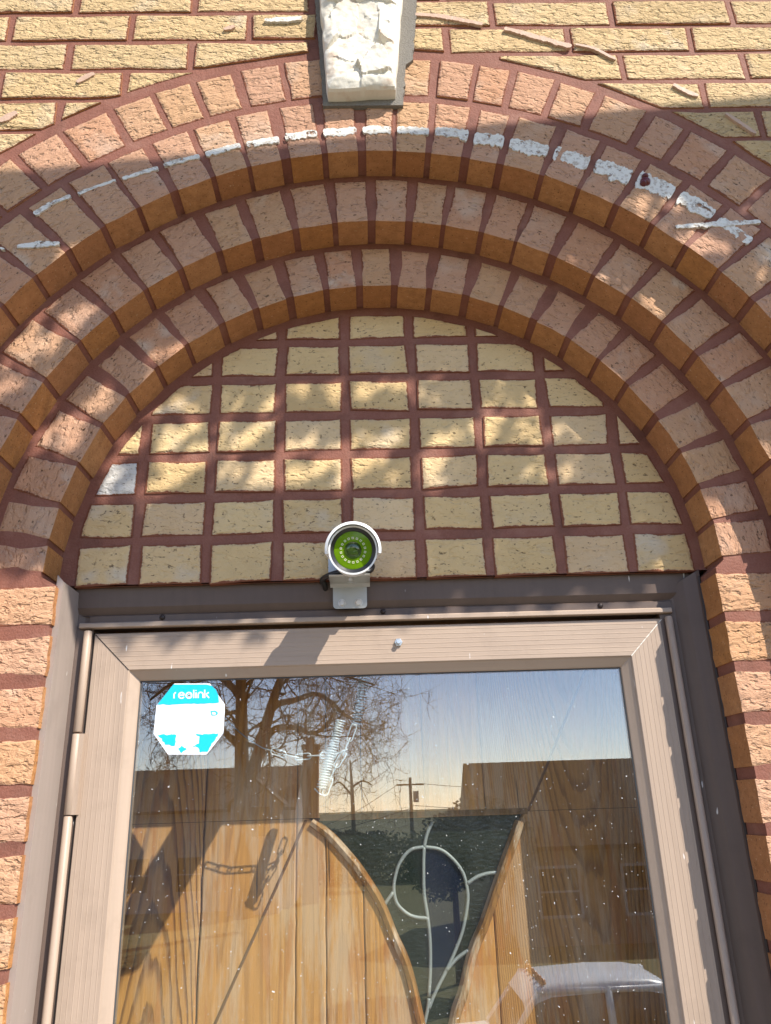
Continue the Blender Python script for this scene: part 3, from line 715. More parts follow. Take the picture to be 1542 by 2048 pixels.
# ------------------------------------------------------------------ security camera
seccam = thing('security_camera', 'white bullet security camera with green lens on a steel bracket above the door', 'camera')
k = N('green_lens_glass'); v = k.vec(); M['lens'] = k.fin(k.mix(k.noise(v, 30, 2), (.16, .30, .006), (.11, .22, .004)), .12, spec=.22)
M['lensdark'] = mat_plain('dark_lens', (.030, .060, .008), .06, spec=.7, var=.1)
cf = at(706, 1100, -.045); cb = Vector((-.058, .116, 2.124)); ax = (cf-cb).normalized(); LS = .92
bd = MB(); Lb = (cf-cb).length
bd.lathe([(0, .018), (.004, .026), (.016, .0315), (Lb-.004, .0335), (Lb, .0338), (Lb, .0315), (Lb-.003, .0312)], cb, ax, 48, cap1=False); bd.build('housing', M['white'], seccam, True, 35)
up = Vector((0, 0, 1)); up = (up-ax*up.dot(ax)).normalized(); rt = ax.cross(up)
vs = []; nseg = 40
# visor: part-cylinder sleeve over the upper half, reaching past the front
h = Vector((1, 0, 0)); h = (h-ax*h.dot(ax)).normalized(); kk = ax.cross(h)
a_up = math.atan2(up.dot(kk), up.dot(h)); 
vis = MB()
for (d0, d1, r0_, r1_, flip) in ((.040, Lb+.007, .0366, .0386, False), (.040, Lb+.009, .0341, .0350, True)):
    V = []
    for d, r in ((d0, r0_), (d1, r1_)):
        for j in range(nseg+1):
            a = a_up-R(98)+R(196)*j/nseg; V.append(cb+ax*d+(h*math.cos(a)+kk*math.sin(a))*r*LS)
    c_ = nseg+1; F = [(j, j+1, c_+j+1, c_+j) for j in range(nseg)]; vis.add(V, [f[::-1] for f in F] if flip else F)
c_ = nseg+1; b0 = 2*c_
vis.f += [(c_+j, c_+j+1, b0+c_+j+1, b0+c_+j) for j in range(nseg)]; vis.m += [0]*nseg
vis.f += [(0, c_, b0+c_, b0), (c_-1, 2*c_-1, b0+2*c_-1, b0+c_-1)]; vis.m += [0, 0]
vis.build('visor', M['white'], seccam, True, 35)
fr = MB(); fr.lathe([(-.002, .0313), (-.001, .0313), (-.003, .0268), (-.0045, .0262)], cf, ax, 48, cap0=False, cap1=False); fr.build('bezel', M['black'], seccam, True, 35)
fr = MB(); fr.lathe([(-.0052, .0266), (-.0045, .0266), (-.0042, .0255)], cf, ax, 48); fr.build('front_glass', M['lens'], seccam, True, 30)
fr = MB(); fr.lathe([(-.0042, .0118), (-.0032, .0118), (-.0030, .0090)], cf, ax, 40, cap0=False, cap1=False); fr.lathe([(-.0034, .0092), (-.0026, .0075), (-.0022, .0045), (-.0020, .0010)], cf, ax, 40, cap0=False); fr.build('lens', M['lensdark'], seccam, True, 35)
M['led'] = mat_plain('led_chip', (.62, .62, .42), .4, var=.05)
for i in range(18):
    a = 2*math.pi*(i+.5)/18; c = cf+ax*(-.0036)+(h*math.cos(a)+kk*math.sin(a))*.0168*LS; rdl = (h*math.cos(a)+kk*math.sin(a)); tg = ax.cross(rdl); s_ = .00135
    mb = MB(); ring_o = [c+rdl*(s_*i_)+tg*(s_*j_) for i_, j_ in ((-1, -1), (1, -1), (1, 1), (-1, 1))]; ring_i = [c+rdl*(s_*.5*i_)+tg*(s_*.5*j_) for i_, j_ in ((-1, -1), (1, -1), (1, 1), (-1, 1))]
    mb.add(ring_o+ring_i, [(q, (q+1) % 4, 4+(q+1) % 4, 4+q) for q in range(4)]); mb.build('led', M['led'], seccam)
LS = 1.0
# bracket: lower tab, folded shelf, back plate
bx0, bx1 = -.0895, -.0385
def rounded_plate(x0, x1, z0, z1, r, y0, y1, top=False):
    P = []
    for cx_, cz_, a0 in ((x1-r, z0+r, -90), (x1-r, z1-r, 0), (x0+r, z1-r, 90), (x0+r, z0+r, 180)):
        if cz_ > (z0+z1)/2 and not top: P.append((x1 if a0 == 0 else x0, z1)); continue
        P += [(cx_+r*math.cos(R(a0+90*i/6)), cz_+r*math.sin(R(a0+90*i/6))) for i in range(7)]
    mb = MB(); mb.prism(P, y0, y1); return mb
rounded_plate(bx0, bx1, 2.058, 2.092, .006, .1585, .1605).build('bracket_tab', M['zinc'], seccam)
mb = MB(); xm0, xm1 = bx0-.004, bx1+.005
prof = [(.1585, 2.0905), (.152, 2.0945), (.118, 2.0965), (.116, 2.098), (.118, 2.0995), (.148, 2.0985), (.1605, 2.0935)]
mb.add([(xm0, y, z) for y, z in prof]+[(xm1, y, z) for y, z in prof], [(i, (i+1) % 7, 7+(i+1) % 7, 7+i)[::-1] for i in range(7)]+[tuple(range(7)), tuple(range(13, 6, -1))]); mb.build('bracket_shelf', M['zinc'], seccam)
rounded_plate(bx0-.006, bx1+.004, 2.097, 2.150, .005, .1425, .1445, True).build('bracket_plate', M['zinc'], seccam)
for dx in (.0145, .0395):
    mb = MB(); mb.lathe([(0, .0062), (.0008, .0062)], (bx0+dx-.001, .1585, 2.0665), (0, -1, 0), 20); mb.lathe([(.0006, .0048), (.0034, .0048), (.004, .004)], (bx0+dx-.001, .1585, 2.0665), (0, -1, 0), 6); mb.build('hex_bolt', M['steel'], seccam)
mb = MB(); mb.tube([(-.062, .128, 2.090), (-.062, .128, 2.0915), (-.062, .128, 2.104)], [.005, .0042, .0042], 12); mb.build('mount_screw', M['steel'], seccam)
mb = MB(); mb.tube([cb+ax*.03, (-.062, .122, 2.112), (-.062, .126, 2.098)], [.010, .009, .007], 14); mb.build('mount_stem', M['white'], seccam)
mb = MB(); hole = at(650, 1178, .163)
mb.tube(smoothpath([cb-ax*.002, cb-ax*.012+Vector((.012, 0, -.006)), (-.030, .136, 2.118), (-.036, .126, 2.105), (-.062, .120, 2.1035), (-.085, .128, 2.104), (-.104, .143, 2.100), (hole.x, .158, hole.z+.004), (hole.x+.001, .175, hole.z-.003)], 8), .0042, 10); mb.build('cable', M['black'], seccam, True)
mb = MB(); mb.lathe([(0, .0095), (.0006, .0085), (.0007, .0001)], (hole.x, .1655, hole.z), (0, -1, 0), 18); mb.build('cable_hole', M['dark'], casing)

# ------------------------------------------------------------------ chain and spring behind the glass
YCH = .222
chain = thing('chain_and_spring', 'zinc storm door chain with coiled spring hanging behind the glass', 'door chain')
def helix(p, q, r, turns, wire, name):
    p, q = Vector(p), Vector(q); d = q-p; t = d.normalized(); n_ = t.orthogonal().normalized(); b_ = t.cross(n_); pts = []; K = int(turns*10)
    for i in range(K+1):
        a = 2*math.pi*turns*i/K; pts.append(p+d*(i/K)+(n_*math.cos(a)+b_*math.sin(a))*r)
    mb = MB(); mb.tube(pts, wire, 5); return mb.build(name, M['galv'], chain, True)
helix(at(642, 1578, YCH), at(681, 1440, YCH), .0066, 27, .0011, 'spring')
helix(at(712, 1452, YCH+.03), at(732, 1335, YCH+.03), .0076, 19, .0011, 'spring')
def link(a, b, wd, flip, wire=.0011):
    a, b = Vector(a), Vector(b); t = (b-a).normalized(); s_ = Vector((0, 1, 0)) if flip else t.cross(Vector((0, 1, 0))).normalized()
    a2, b2 = a-t*.0025, b+t*.0025; pts = []
    for i in range(9): ang_ = math.pi/2+math.pi*i/8; pts.append(a2+t*wd+t*math.cos(ang_)*wd+s_*math.sin(ang_)*wd)
    for i in range(9): ang_ = -math.pi/2+math.pi*i/8; pts.append(b2-t*wd+t*math.cos(ang_)*wd+s_*math.sin(ang_)*wd)
    pts.append(pts[0]); mb = MB(); mb.tube(pts, wire, 6); return mb.build('chain_link', M['galv'], chain, True)
def chain_run(px_pts, n_, wd=.0042):
    P = smoothpath([at(x, y, YCH) for x, y in px_pts], 12); cum = [0]
    for i in range(len(P)-1): cum.append(cum[-1]+(P[i+1]-P[i]).length)
    def pos(d):
        for i in range(len(P)-1):
            if cum[i+1] >= d: return P[i].lerp(P[i+1], (d-cum[i])/max(1e-9, cum[i+1]-cum[i]))
        return P[-1]
    for i in range(n_): link(pos(cum[-1]*i/n_), pos(cum[-1]*(i+1)/n_), wd if i % 2 == 0 else wd*.8, i % 2 == 1)
chain_run([(545, 1502), (590, 1514), (630, 1511), (668, 1510), (692, 1500)], 6)
chain_run([(650, 1587), (668, 1540), (690, 1502), (708, 1452)], 5)
mb = MB(); mb.tube(smoothpath([at(645, 1585, YCH)+Vector((-.012, 0, .006)), at(640, 1588, YCH), at(650, 1592, YCH)], 5), .0013, 6); mb.build('hook', M['steel'], chain, True)
mb = MB(); mb.tube(smoothpath([at(440, 1425, YCH+.02), at(480, 1465, YCH+.01), at(520, 1493, YCH), at(546, 1502, YCH)], 5), .0009, 6); mb.build('wire', M['steel'], chain, True)

# ------------------------------------------------------------------ inner wooden door
YW = .343
wood = thing('wooden_door', 'weathered oak front door with cracked planks and leaded glass behind storm glass', 'door')
def mat_wood(name, seed, grey=.4, tint=1.0, bold=0):
    k = N(name); v = k.vec((1, 1, 1), rand=9.0)
    mp = k.n('Mapping'); k.t.links.new(v, mp.inputs[0]); mp.inputs['Scale'].default_value = (14.0, 14.0, .95); mp.inputs['Location'].default_value = (seed, seed*1.7, seed*.3)
    lo = k.noise(mp.outputs[0], 1.1, 1.5, .45, .25)
    mp2 = k.n('Mapping'); k.t.links.new(v, mp2.inputs[0]); mp2.inputs['Scale'].default_value = (150, 150, 4.0)
    fib = k.noise(mp2.outputs[0], 1.6, 4, .65)
    ringamt = {1: 1.0, -1: .6, 0: .38}[bold]
    if bold:
        sx_ = k.n('SeparateXYZ'); k.t.links.new(k.vec(), sx_.inputs[0]); xx = k.math('ADD', sx_.outputs[0], -.012*bold)
        lo = k.math('MULTIPLY', k.math('ADD', k.math('ADD', k.math('MULTIPLY', k.math('MULTIPLY', xx, xx), 1100.0), k.math('MULTIPLY', sx_.outputs[2], 13.0*bold)), k.math('MULTIPLY', k.noise(k.vec((16, 16, 3.0)), 1.0, 3, .55), 3.2)), 1/13.0)
    rings = k.math('FRACT', k.math('ADD', k.math('MULTIPLY', lo, 13.0), k.math('MULTIPLY', fib, .35))); rings = k.ramp(rings, [(0, 0.0), (.5, .12), (.78, 1.0), (.92, .9), (1, .0)]); rings = k.math('MULTIPLY', rings, ringamt)
    mp3 = k.n('Mapping'); k.t.links.new(v, mp3.inputs[0]); mp3.inputs['Scale'].default_value = (26, 26, 3.6)
    pat = k.noise(mp3.outputs[0], 1.0, 6, .68)
    c = k.mix(rings, (.72*tint, .335*tint, .085*tint), (.24*tint, .092*tint, .030*tint)); c = k.mix(k.math('MULTIPLY', k.ramp(fib, [(.35, 0.0), (.75, 1.0)]), .40), c, (.32*tint, .15*tint, .055*tint))
    gr = k.ramp(pat, [(.47, 0.0), (.57, 1.0)]); c = k.mix(k.math('MULTIPLY', gr, grey), c, (.70, .51, .35))
    org = k.ramp(k.noise(mp3.outputs[0], 1.7, 4, .6), [(.56, 0.0), (.63, 1.0)]); c = k.mix(k.math('MULTIPLY', org, .6), c, (.54, .20, .05))
    ck = k.ramp(k.noise(mp2.outputs[0], .55, 3, .7), [(.27, 1.0), (.31, 0.0)]); c = k.mix(k.math('MULTIPLY', ck, .8), c, (.05, .03, .02))
    h = k.math('ADD', k.math('MULTIPLY', fib, .8), k.math('ADD', k.math('MULTIPLY', rings, -.5), k.math('MULTIPLY', ck, -1.0)))
    return k.fin(c, .62, k.bump(h, .55, .002), spec=.25)
M['wood'] = mat_wood('weathered_oak', 2.0, .5); M['woodL'] = mat_wood('figured_oak', 3.0, .3, 1.0, 1); M['woodR'] = mat_wood('figured_oak_dark', 4.0, .4, .85, -1); M['woodtrim'] = mat_wood('grey_oak_trim', 5.0, .9, .6)
Lc = [(608, 1632), (625, 1641), (660, 1668), (700, 1712), (722, 1740), (762, 1803), (790, 1871), (818, 1936), (844, 2044), (862, 2140), (868, 2260)]
Rc = [(1045, 1628), (1039, 1642), (1009, 1724), (991, 1777), (967, 1847), (944, 1903), (925, 1983), (909, 2032), (893, 2140), (890, 2260)]
LC = [at(x, y, YW) for x, y in Lc]; RCv = [at(x, y, YW) for x, y in Rc]
ztop = at(830, 1630, YW).z
def xat(C_, z):
    if z >= C_[0].z: return C_[0].x
    for a, b in zip(C_[:-1], C_[1:]):
        if a.z >= z >= b.z: return a.x+(b.x-a.x)*(a.z-z)/max(1e-9, a.z-b.z)
    return C_[-1].x
# plank joints, at the height of the photograph's lower edge
joints = [-.47]+[at(x, 1800, YW).x for x in (402, 592, 652, 727, 860, 985)]+[.47]
for pi_, (a, b) in enumerate(zip(joints[:-1], joints[1:])):
    a += (.0012 if pi_ == 1 else .0006); b -= (.0012 if pi_ == 0 else .0006); rowsz = [2.12, 2.0, ztop+.0005]+[ztop-.004-.011*i for i in range(38)]+[.6, .06]
    rg = random.Random(300+pi_); mb = MB(); wob = lambda z, s: .0011*mnoise.noise(Vector((s*5.3, z*17, 1)))+.0007*mnoise.noise(Vector((s*3.3, z*60, 4)))
    for z1_, z0_ in zip(rowsz[:-1], rowsz[1:]):
        def lim(z):
            l, r_ = a+wob(z, pi_), b+wob(z, pi_+1)
            if z < ztop:
                if (a+b)/2 < (LC[-1].x+RCv[-1].x)/2: r_ = min(r_, xat(LC, z)-.001)
                else: l = max(l, xat(RCv, z)+.001)
            return l, r_
        if z0_ < ztop <= z1_: z1_ = ztop-.0001
        (l1, r1_), (l0, r0_) = lim(z1_), lim(z0_)
        if r1_ <= l1 and r0_ <= l0: continue
        r1_ = max(r1_, l1); r0_ = max(r0_, l0)
        e = .0016
        mb.add([(l0, YW+e, z0_), (l0+min(.002, (r0_-l0)/3), YW, z0_), (r0_-min(.002, (r0_-l0)/3), YW, z0_), (r0_, YW+e, z0_), (l1, YW+e, z1_), (l1+min(.002, (r1_-l1)/3), YW, z1_), (r1_-min(.002, (r1_-l1)/3), YW, z1_), (r1_, YW+e, z1_), (l0, YW+.03, z0_), (r0_, YW+.03, z0_), (l1, YW+.03, z1_), (r1_, YW+.03, z1_)],
               [(0, 1, 5, 4), (1, 2, 6, 5), (2, 3, 7, 6), (8, 0, 4, 10), (3, 9, 11, 7)])
    if mb.v:
        o = mb.build('plank', M['woodL'] if pi_ == 0 else (M['woodR'] if pi_ >= len(joints)-2 else M['wood']), wood)
        cx_ = sum(v_[0] for v_ in mb.v)/len(mb.v); o.data.transform(Matrix.Translation((-cx_, -YW, -1.8))); o.location = (cx_, YW, 1.8)
mb = MB(); mb.box(-.47, .47, YW+.028, YW+.032, .06, 2.11); 
# dark core behind the joints, open at the light
mb = MB()
for i in range(40):
    z1_ = ztop-i*.03; z0_ = z1_-.03
    if z0_ < .1: break
    mb.add([(-.47, YW+.022, z0_), (xat(LC, z0_)-.004, YW+.022, z0_), (xat(LC, z1_)-.004, YW+.022, z1_), (-.47, YW+.022, z1_), (xat(RCv, z0_)+.004, YW+.022, z0_), (.47, YW+.022, z0_), (.47, YW+.022, z1_), (xat(RCv, z1_)+.004, YW+.022, z1_)], [(0, 1, 2, 3), (4, 5, 6, 7)])
mb.add([(-.47, YW+.022, ztop), (.47, YW+.022, ztop), (.47, YW+.022, 2.12), (-.47, YW+.022, 2.12)], [(0, 1, 2, 3)]); mb.build('door_core', M['dark'], wood)
# mouldings round the light
def mould(path, wd, name):
    P = smoothpath(path, 6); mb = MB(); prof = [(-wd, .0), (-wd*.8, -.006), (-wd*.15, -.009), (wd*.25, -.006), (wd*.45, .004), (wd*.5, .016)]
    V = []; n_ = len(prof)
    for i, p_ in enumerate(P):
        tg = (P[min(i+1, len(P)-1)]-P[max(i-1, 0)]).normalized(); nr = Vector((-tg.z, 0, tg.x))
        for u, y in prof: q = p_-nr*u*-1; V.append((p_.x+nr.x*u, YW+y+.0005*mnoise.noise(p_*60), p_.z+nr.z*u))
    F = [(i*n_+j, i*n_+j+1, (i+1)*n_+j+1, (i+1)*n_+j) for i in range(len(P)-1) for j in range(n_-1)]
    mb.add(V, F); return mb.build(name, M['woodtrim'], wood, True, 40)
mould(LC[1:], .0095, 'moulding')
mould([p_+Vector((.0, 0, 0)) for p_ in RCv[::-1]][:-1], .0095, 'moulding')
mb = MB(); zz = ztop; mb.box(at(640, 1635, YW).x, at(1055, 1622, YW).x, YW-.001, YW+.016, zz-.004, zz+.005); mb.build('head_moulding', mat_wood('shaded_oak_trim', 7.0, .2, .35), wood)  # tint lowered to paint the shade lying on the head moulding
# diagonal strips off the light: left a painted wire shadow, right a groove
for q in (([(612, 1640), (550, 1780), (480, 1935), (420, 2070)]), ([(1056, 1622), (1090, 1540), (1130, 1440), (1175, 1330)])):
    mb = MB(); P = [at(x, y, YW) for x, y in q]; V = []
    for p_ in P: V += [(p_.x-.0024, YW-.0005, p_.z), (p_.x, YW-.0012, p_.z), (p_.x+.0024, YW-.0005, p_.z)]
    mb.add(V, [(3*i+j+3, 3*i+j+4, 3*i+j+1, 3*i+j) for i in range(len(P)-1) for j in (0, 1)]); mb.build('shadow_groove_line', M['shadow_groove'] if 'shadow_groove' in M else mat_plain('shadow_groove_brown', (.20, .095, .04), .6), wood)
# leaded light
YL = YW+.012
k = N('dark_obscure_glass'); v = k.vec(); M['pane'] = k.fin(k.mix(k.noise(v, 40, 5), (.010, .014, .009), (.030, .036, .024)), .14, k.bump(k.math('ADD', k.noise(k.vec((1, 1, 2.2)), 75, 3), k.math('MULTIPLY', k.noise(v, 160, 2), .4)), .55, .002), spec=.5)
k = N('dark_blue_glass'); v = k.vec(); M['bluepane'] = k.fin((.006, .012, .032), .10, k.bump(k.noise(v, 50, 2), .08, .001), spec=.5)
k = N('dark_green_glass'); v = k.vec(); M['greenpane'] = k.fin((.008, .016, .012), .10, k.bump(k.noise(v, 50, 2), .08, .001), spec=.5)
zp = lambda l: [(720+x/4.283, 1600+y/4.283) for x, y in l]
mb = MB()
rowsz = [ztop+.01-.012*i for i in range(46)]
for z1_, z0_ in zip(rowsz[:-1], rowsz[1:]): mb.add([(xat(LC, z0_)-.02, YL+.004, z0_), (xat(RCv, z0_)+.02, YL+.004, z0_), (xat(RCv, z1_)+.02, YL+.004, z1_), (xat(LC, z1_)-.02, YL+.004, z1_)], [(0, 1, 2, 3)])
mb.build('obscure_pane', M['pane'], wood)
stem = zp([(550, 400), (545, 560), (550, 800), (580, 1000), (600, 1200), (603, 1450), (590, 1680)])
loop = zp([(550, 400), (430, 430), (340, 540), (297, 680), (292, 790), (320, 890), (400, 970), (480, 1003), (575, 1012)])
tear = zp([(550, 400), (690, 425), (800, 510), (880, 620), (915, 740), (925, 850), (905, 1000), (870, 1150), (800, 1330), (730, 1480), (640, 1660), (590, 1790)])
w3 = lambda l: smoothpath([at(x, y, YL) for x, y in l], 6)
def fillpane(name, A_, B_, mat):
    """surface between two point lists (sampled to equal length)"""
    def res(P, n_=30):
        cum = [0]
        for i in range(len(P)-1): cum.append(cum[-1]+(P[i+1]-P[i]).length)
        out = []
        for q in range(n_+1):
            d = cum[-1]*q/n_; i = 0
            while i < len(P)-2 and cum[i+1] < d: i += 1
            out.append(P[i].lerp(P[i+1], (d-cum[i])/max(1e-9, cum[i+1]-cum[i])))
        return out
    a_, b_ = res(A_), res(B_); mb = MB(); n_ = len(a_)
    mb.add([(p_.x, YL+.0025, p_.z) for p_ in a_]+[(p_.x, YL+.0025, p_.z) for p_ in b_], [(i, i+1, n_+i+1, n_+i) for i in range(n_-1)]); return mb.build(name, mat, wood)
fillpane('blue_pane', w3(tear), w3(stem), M['bluepane'])
fillpane('green_pane', w3(stem[:4]), w3(loop), M['greenpane'])
for l in (stem, loop, tear, zp([(625, 180), (575, 290), (550, 400)]), zp([(920, 715), (1000, 660), (1090, 630), (1215, 618)]), zp([(285, 790), (200, 910), (170, 950)]), zp([(740, 1460), (840, 1350), (965, 1265)]), zp([(590, 1700), (580, 1790), (550, 1925), (530, 2050)])):
    mb = MB(); P = w3(l); mb.tube(P, .0026 if l in (stem, loop, tear) else .0028, 8); mb.build('came', M['came'], wood, True)

# reveal of the doorway between storm door and wooden door, dark hall behind the leaded light
jb = MB(); jb.box(-.478, -.470, .205, .405, .02, 2.09); jb.box(.470, .478, .205, .405, .02, 2.09); jb.box(-.478, .478, .205, .40, 2.09, 2.10); jb.box(-.47, .47, .405, .42, .02, 2.09)
jb.build('door_lining', M['clad'], casing)

# ------------------------------------------------------------------ unseen leaf screen, added to shade and dapple the arch
SD = SUN                                            # light travels along -SD
KP = .10                                            # screen stands slightly askew to the wall
def to_occluder(P):
    """from a point of the wall along the sun to the plane of the unseen occluder  Y = -.88 + KP*(x-1.0)"""
    P = Vector(P); s = (P.y-(-.88+KP*(P.x-1.0)))/(1.0+KP*SD.x); return P+Vector((SD.x, -1.0, SD.z))*s
edge_t = [to_occluder(at(x, y, YB)) for x, y in ((1542, 215), (1171, 245), (600, 300), (0, 380))]
edge_b = [to_occluder((.49, YD, 2.178)), to_occluder((-.50, YD, 2.119))]
ztopT = sum(p.z for p in edge_t)/4
print('occluder top', [tuple(round(c, 3) for c in p) for p in edge_t], [tuple(round(c, 3) for c in p) for p in edge_b])
ty = lambda x: -.88+KP*(x-1.0)
occluder = thing('shade_occluder', 'tall timber trellis of two posts and beam added out of view to shade the arch', 'occluder')
M['timber'] = mat_plain('occluder_timber', (.20, .15, .10), .8, var=.3, bscale=90, bstr=.5)
def beam(x0, x1, zt, hgt, th, name):
    mb = MB(); d = Vector((1, KP, 0)).normalized(); nr = Vector((-d.y, d.x, 0)); V = []
    for x in (x0, x1):
        for s in (-1, 1):
            for dz in (0, -hgt): V.append((x+nr.x*th/2*s, ty(x)+nr.y*th/2*s, zt+dz))
    mb.add(V, [(0, 1, 3, 2), (4, 6, 7, 5), (0, 4, 5, 1), (2, 3, 7, 6), (0, 2, 6, 4), (1, 5, 7, 3)]); return mb.build(name, M['timber'], occluder)
zl = edge_t[3].z; zr = edge_t[0].z
XT0, XT1 = -1.3, 3.2
beam(XT0-.15, XT1+.15, ztopT, .10, .045, 'beam')
beam(XT0-.1, XT1+.1, ztopT-.40, .02, .02, 'rail')
for x in (XT0, XT1): mb = MB(); mb.box(x-.045, x+.045, ty(x)-.045-.05, ty(x)+.045-.05, gz(-1.2)-.1, ztopT-.02); mb.build('occluder_post', M['timber'], occluder)
holes = []  # leaf gaps set where the dapples of light should fall
def hole(x, y, Y, L=44, Wd=17, ang=35):
    c = to_occluder(at(x, y, Y)); s = abs(at(x+10, y, Y).x-at(x, y, Y).x)/10
    holes.append((c.x, c.z, L*s/2, Wd*s/2, R(ang)))
for x, y in ((318,814),(390,791),(461,794),(595,782),(667,780),(354,869),(340,885),(254,887),(450,850),(586,887),(649,896),(309,960),(363,932),(445,946),(513,941),(581,941),(649,928),(218,941),(227,978),(725,778),(798,771),(852,769),(721,887),(789,878),(925,869),(989,860),(1057,864),(1116,878),(721,923),(857,919),(852,964),(1057,950),(1120,946),(980,812),(1057,810),(520,850),(760,905),(400,900)): hole(x, y, YT, 52, 20)
for x, y in ((1077,626),(1134,635),(1188,687),(1225,730),(1266,739)): hole(x, y, YD, 32, 24)
for x, y in ((318,710),(195,796),(205,806),(136,850),(86,873),(141,885)): hole(x, y, YD, 54, 30)
for x, y in ((168,619),(95,624),(118,683),(27,696),(60,705),(9,778)): hole(x, y, YC, 58, 32)
for x, y in ((1295,410),(1355,407),(1502,391),(1446,498),(1523,530),(1397,466),(1527,575)): hole(x, y, YB, 40, 22)
rgh = random.Random(77)
for yb_, xs0, xs1 in ((782, 330, 880), (868, 300, 1150), (935, 240, 1140), (972, 300, 700)):
    x = xs0
    while x < xs1: hole(x, yb_+rgh.uniform(-22, 22), YT, rgh.uniform(38, 60), rgh.uniform(13, 20), rgh.uniform(28, 42)); x += rgh.uniform(55, 110)
def in_hole(x, z):
    for cx_, cz_, a_, b_, t in holes:
        dx, dz = x-cx_, z-cz_
        u = dx*math.cos(t)+dz*math.sin(t); v_ = -dx*math.sin(t)+dz*math.cos(t)
        if (u/a_)**2+(v_/b_)**2 < 1: return True
    return False
def lowz(x): 
    a_, b_ = edge_b[1], edge_b[0]; return a_.z+(b_.z-a_.z)*(x-a_.x)/(b_.x-a_.x)
rg = random.Random(21); V = []; F = []
xs_ = np.arange(XT0, XT1, .0115)
for x in xs_:
    z = lowz(x)
    while z < ztopT-.05:
        for _ in range(2):
            cx_, cz_ = x+rg.gauss(0, .008), z+rg.gauss(0, .006); s = rg.uniform(.011, .021); a_ = rg.uniform(0, 6.28)
            pts = [(cx_+s*1.25*math.cos(a_), cz_+s*1.25*math.sin(a_)), (cx_+s*.8*math.cos(a_+1.3), cz_+s*.8*math.sin(a_+1.3)), (cx_+s*math.cos(a_+3.14), cz_+s*math.sin(a_+3.14)), (cx_+s*.8*math.cos(a_-1.3), cz_+s*.8*math.sin(a_-1.3))]
            if in_hole(cx_, cz_) or any(in_hole(*p_) for p_ in pts): continue
            if min(p_[1] for p_ in pts) < lowz(cx_)-.004: continue
            y_ = ty(cx_)+rg.gauss(0, .010); b_ = len(V); V += [(p_[0], y_+rg.gauss(0, .003), p_[1]) for p_ in pts]; F.append((b_, b_+1, b_+2, b_+3))
        z += .0125
k = N('shade_leaf'); v = k.vec(); M['shade_leaves'] = k.fin(k.mix(k.noise(v, 40, 2), (.035, .075, .02), (.07, .12, .035)), .5)
leaf_screen = thing('shade_leaves', 'added unseen ivy hanging from the trellis beam', 'plant')
mb = MB(); mb.add(V, F); o = mb.build('dapple_leaves', M['shade_leaves'], leaf_screen); o['kind'] = 'stuff'
for i in range(7):
    x = XT0+.2+i*.62; mb = MB(); P = [(x+rg.gauss(0, .03), ty(x)+.03, ztopT-.05-.07*j) for j in range(6)]; mb.tube(P, [.006-.0008*j for j in range(6)], 5); mb.build('shade_leaf_stem', M['timber'], leaf_screen)

# ------------------------------------------------------------------ across the road: what the glass reflects
M['bark'] = mat_plain('bark', (.075, .05, .036), .9, var=.3, bscale=30, bstr=.6)
M['shingle'] = None
def mat_shingle(name, col):
    k = N(name); tc = k.n('TexCoord'); br = k.n('TexBrick'); k.t.links.new(tc.outputs['Object'], br.inputs['Vector']); br.inputs['Scale'].default_value = 3.0
    br.inputs['Color1'].default_value = (*col, 1); br.inputs['Color2'].default_value = (col[0]*.7, col[1]*.7, col[2]*.7, 1); br.inputs['Mortar'].default_value = (col[0]*.4, col[1]*.4, col[2]*.4, 1); br.inputs['Mortar Size'].default_value = .01
    return k.fin(br.outputs[0], .9, spec=.2)
M['roof1'] = mat_shingle('grey_shingle', (.10, .088, .078)); M['roof2'] = mat_shingle('brown_shingle', (.085, .060, .045))
M['siding'] = mat_plain('grey_siding', (.30, .29, .28), .8); M['siding2'] = mat_plain('tan_siding', (.20, .155, .115), .8)
M['redbrick'] = mat_shingle('red_brick', (.20, .075, .05)); M['wglass'] = mat_plain('window_dark', (.03, .035, .04), .08)
M['trim'] = mat_plain('grey_trim', (.30, .29, .28), .6)
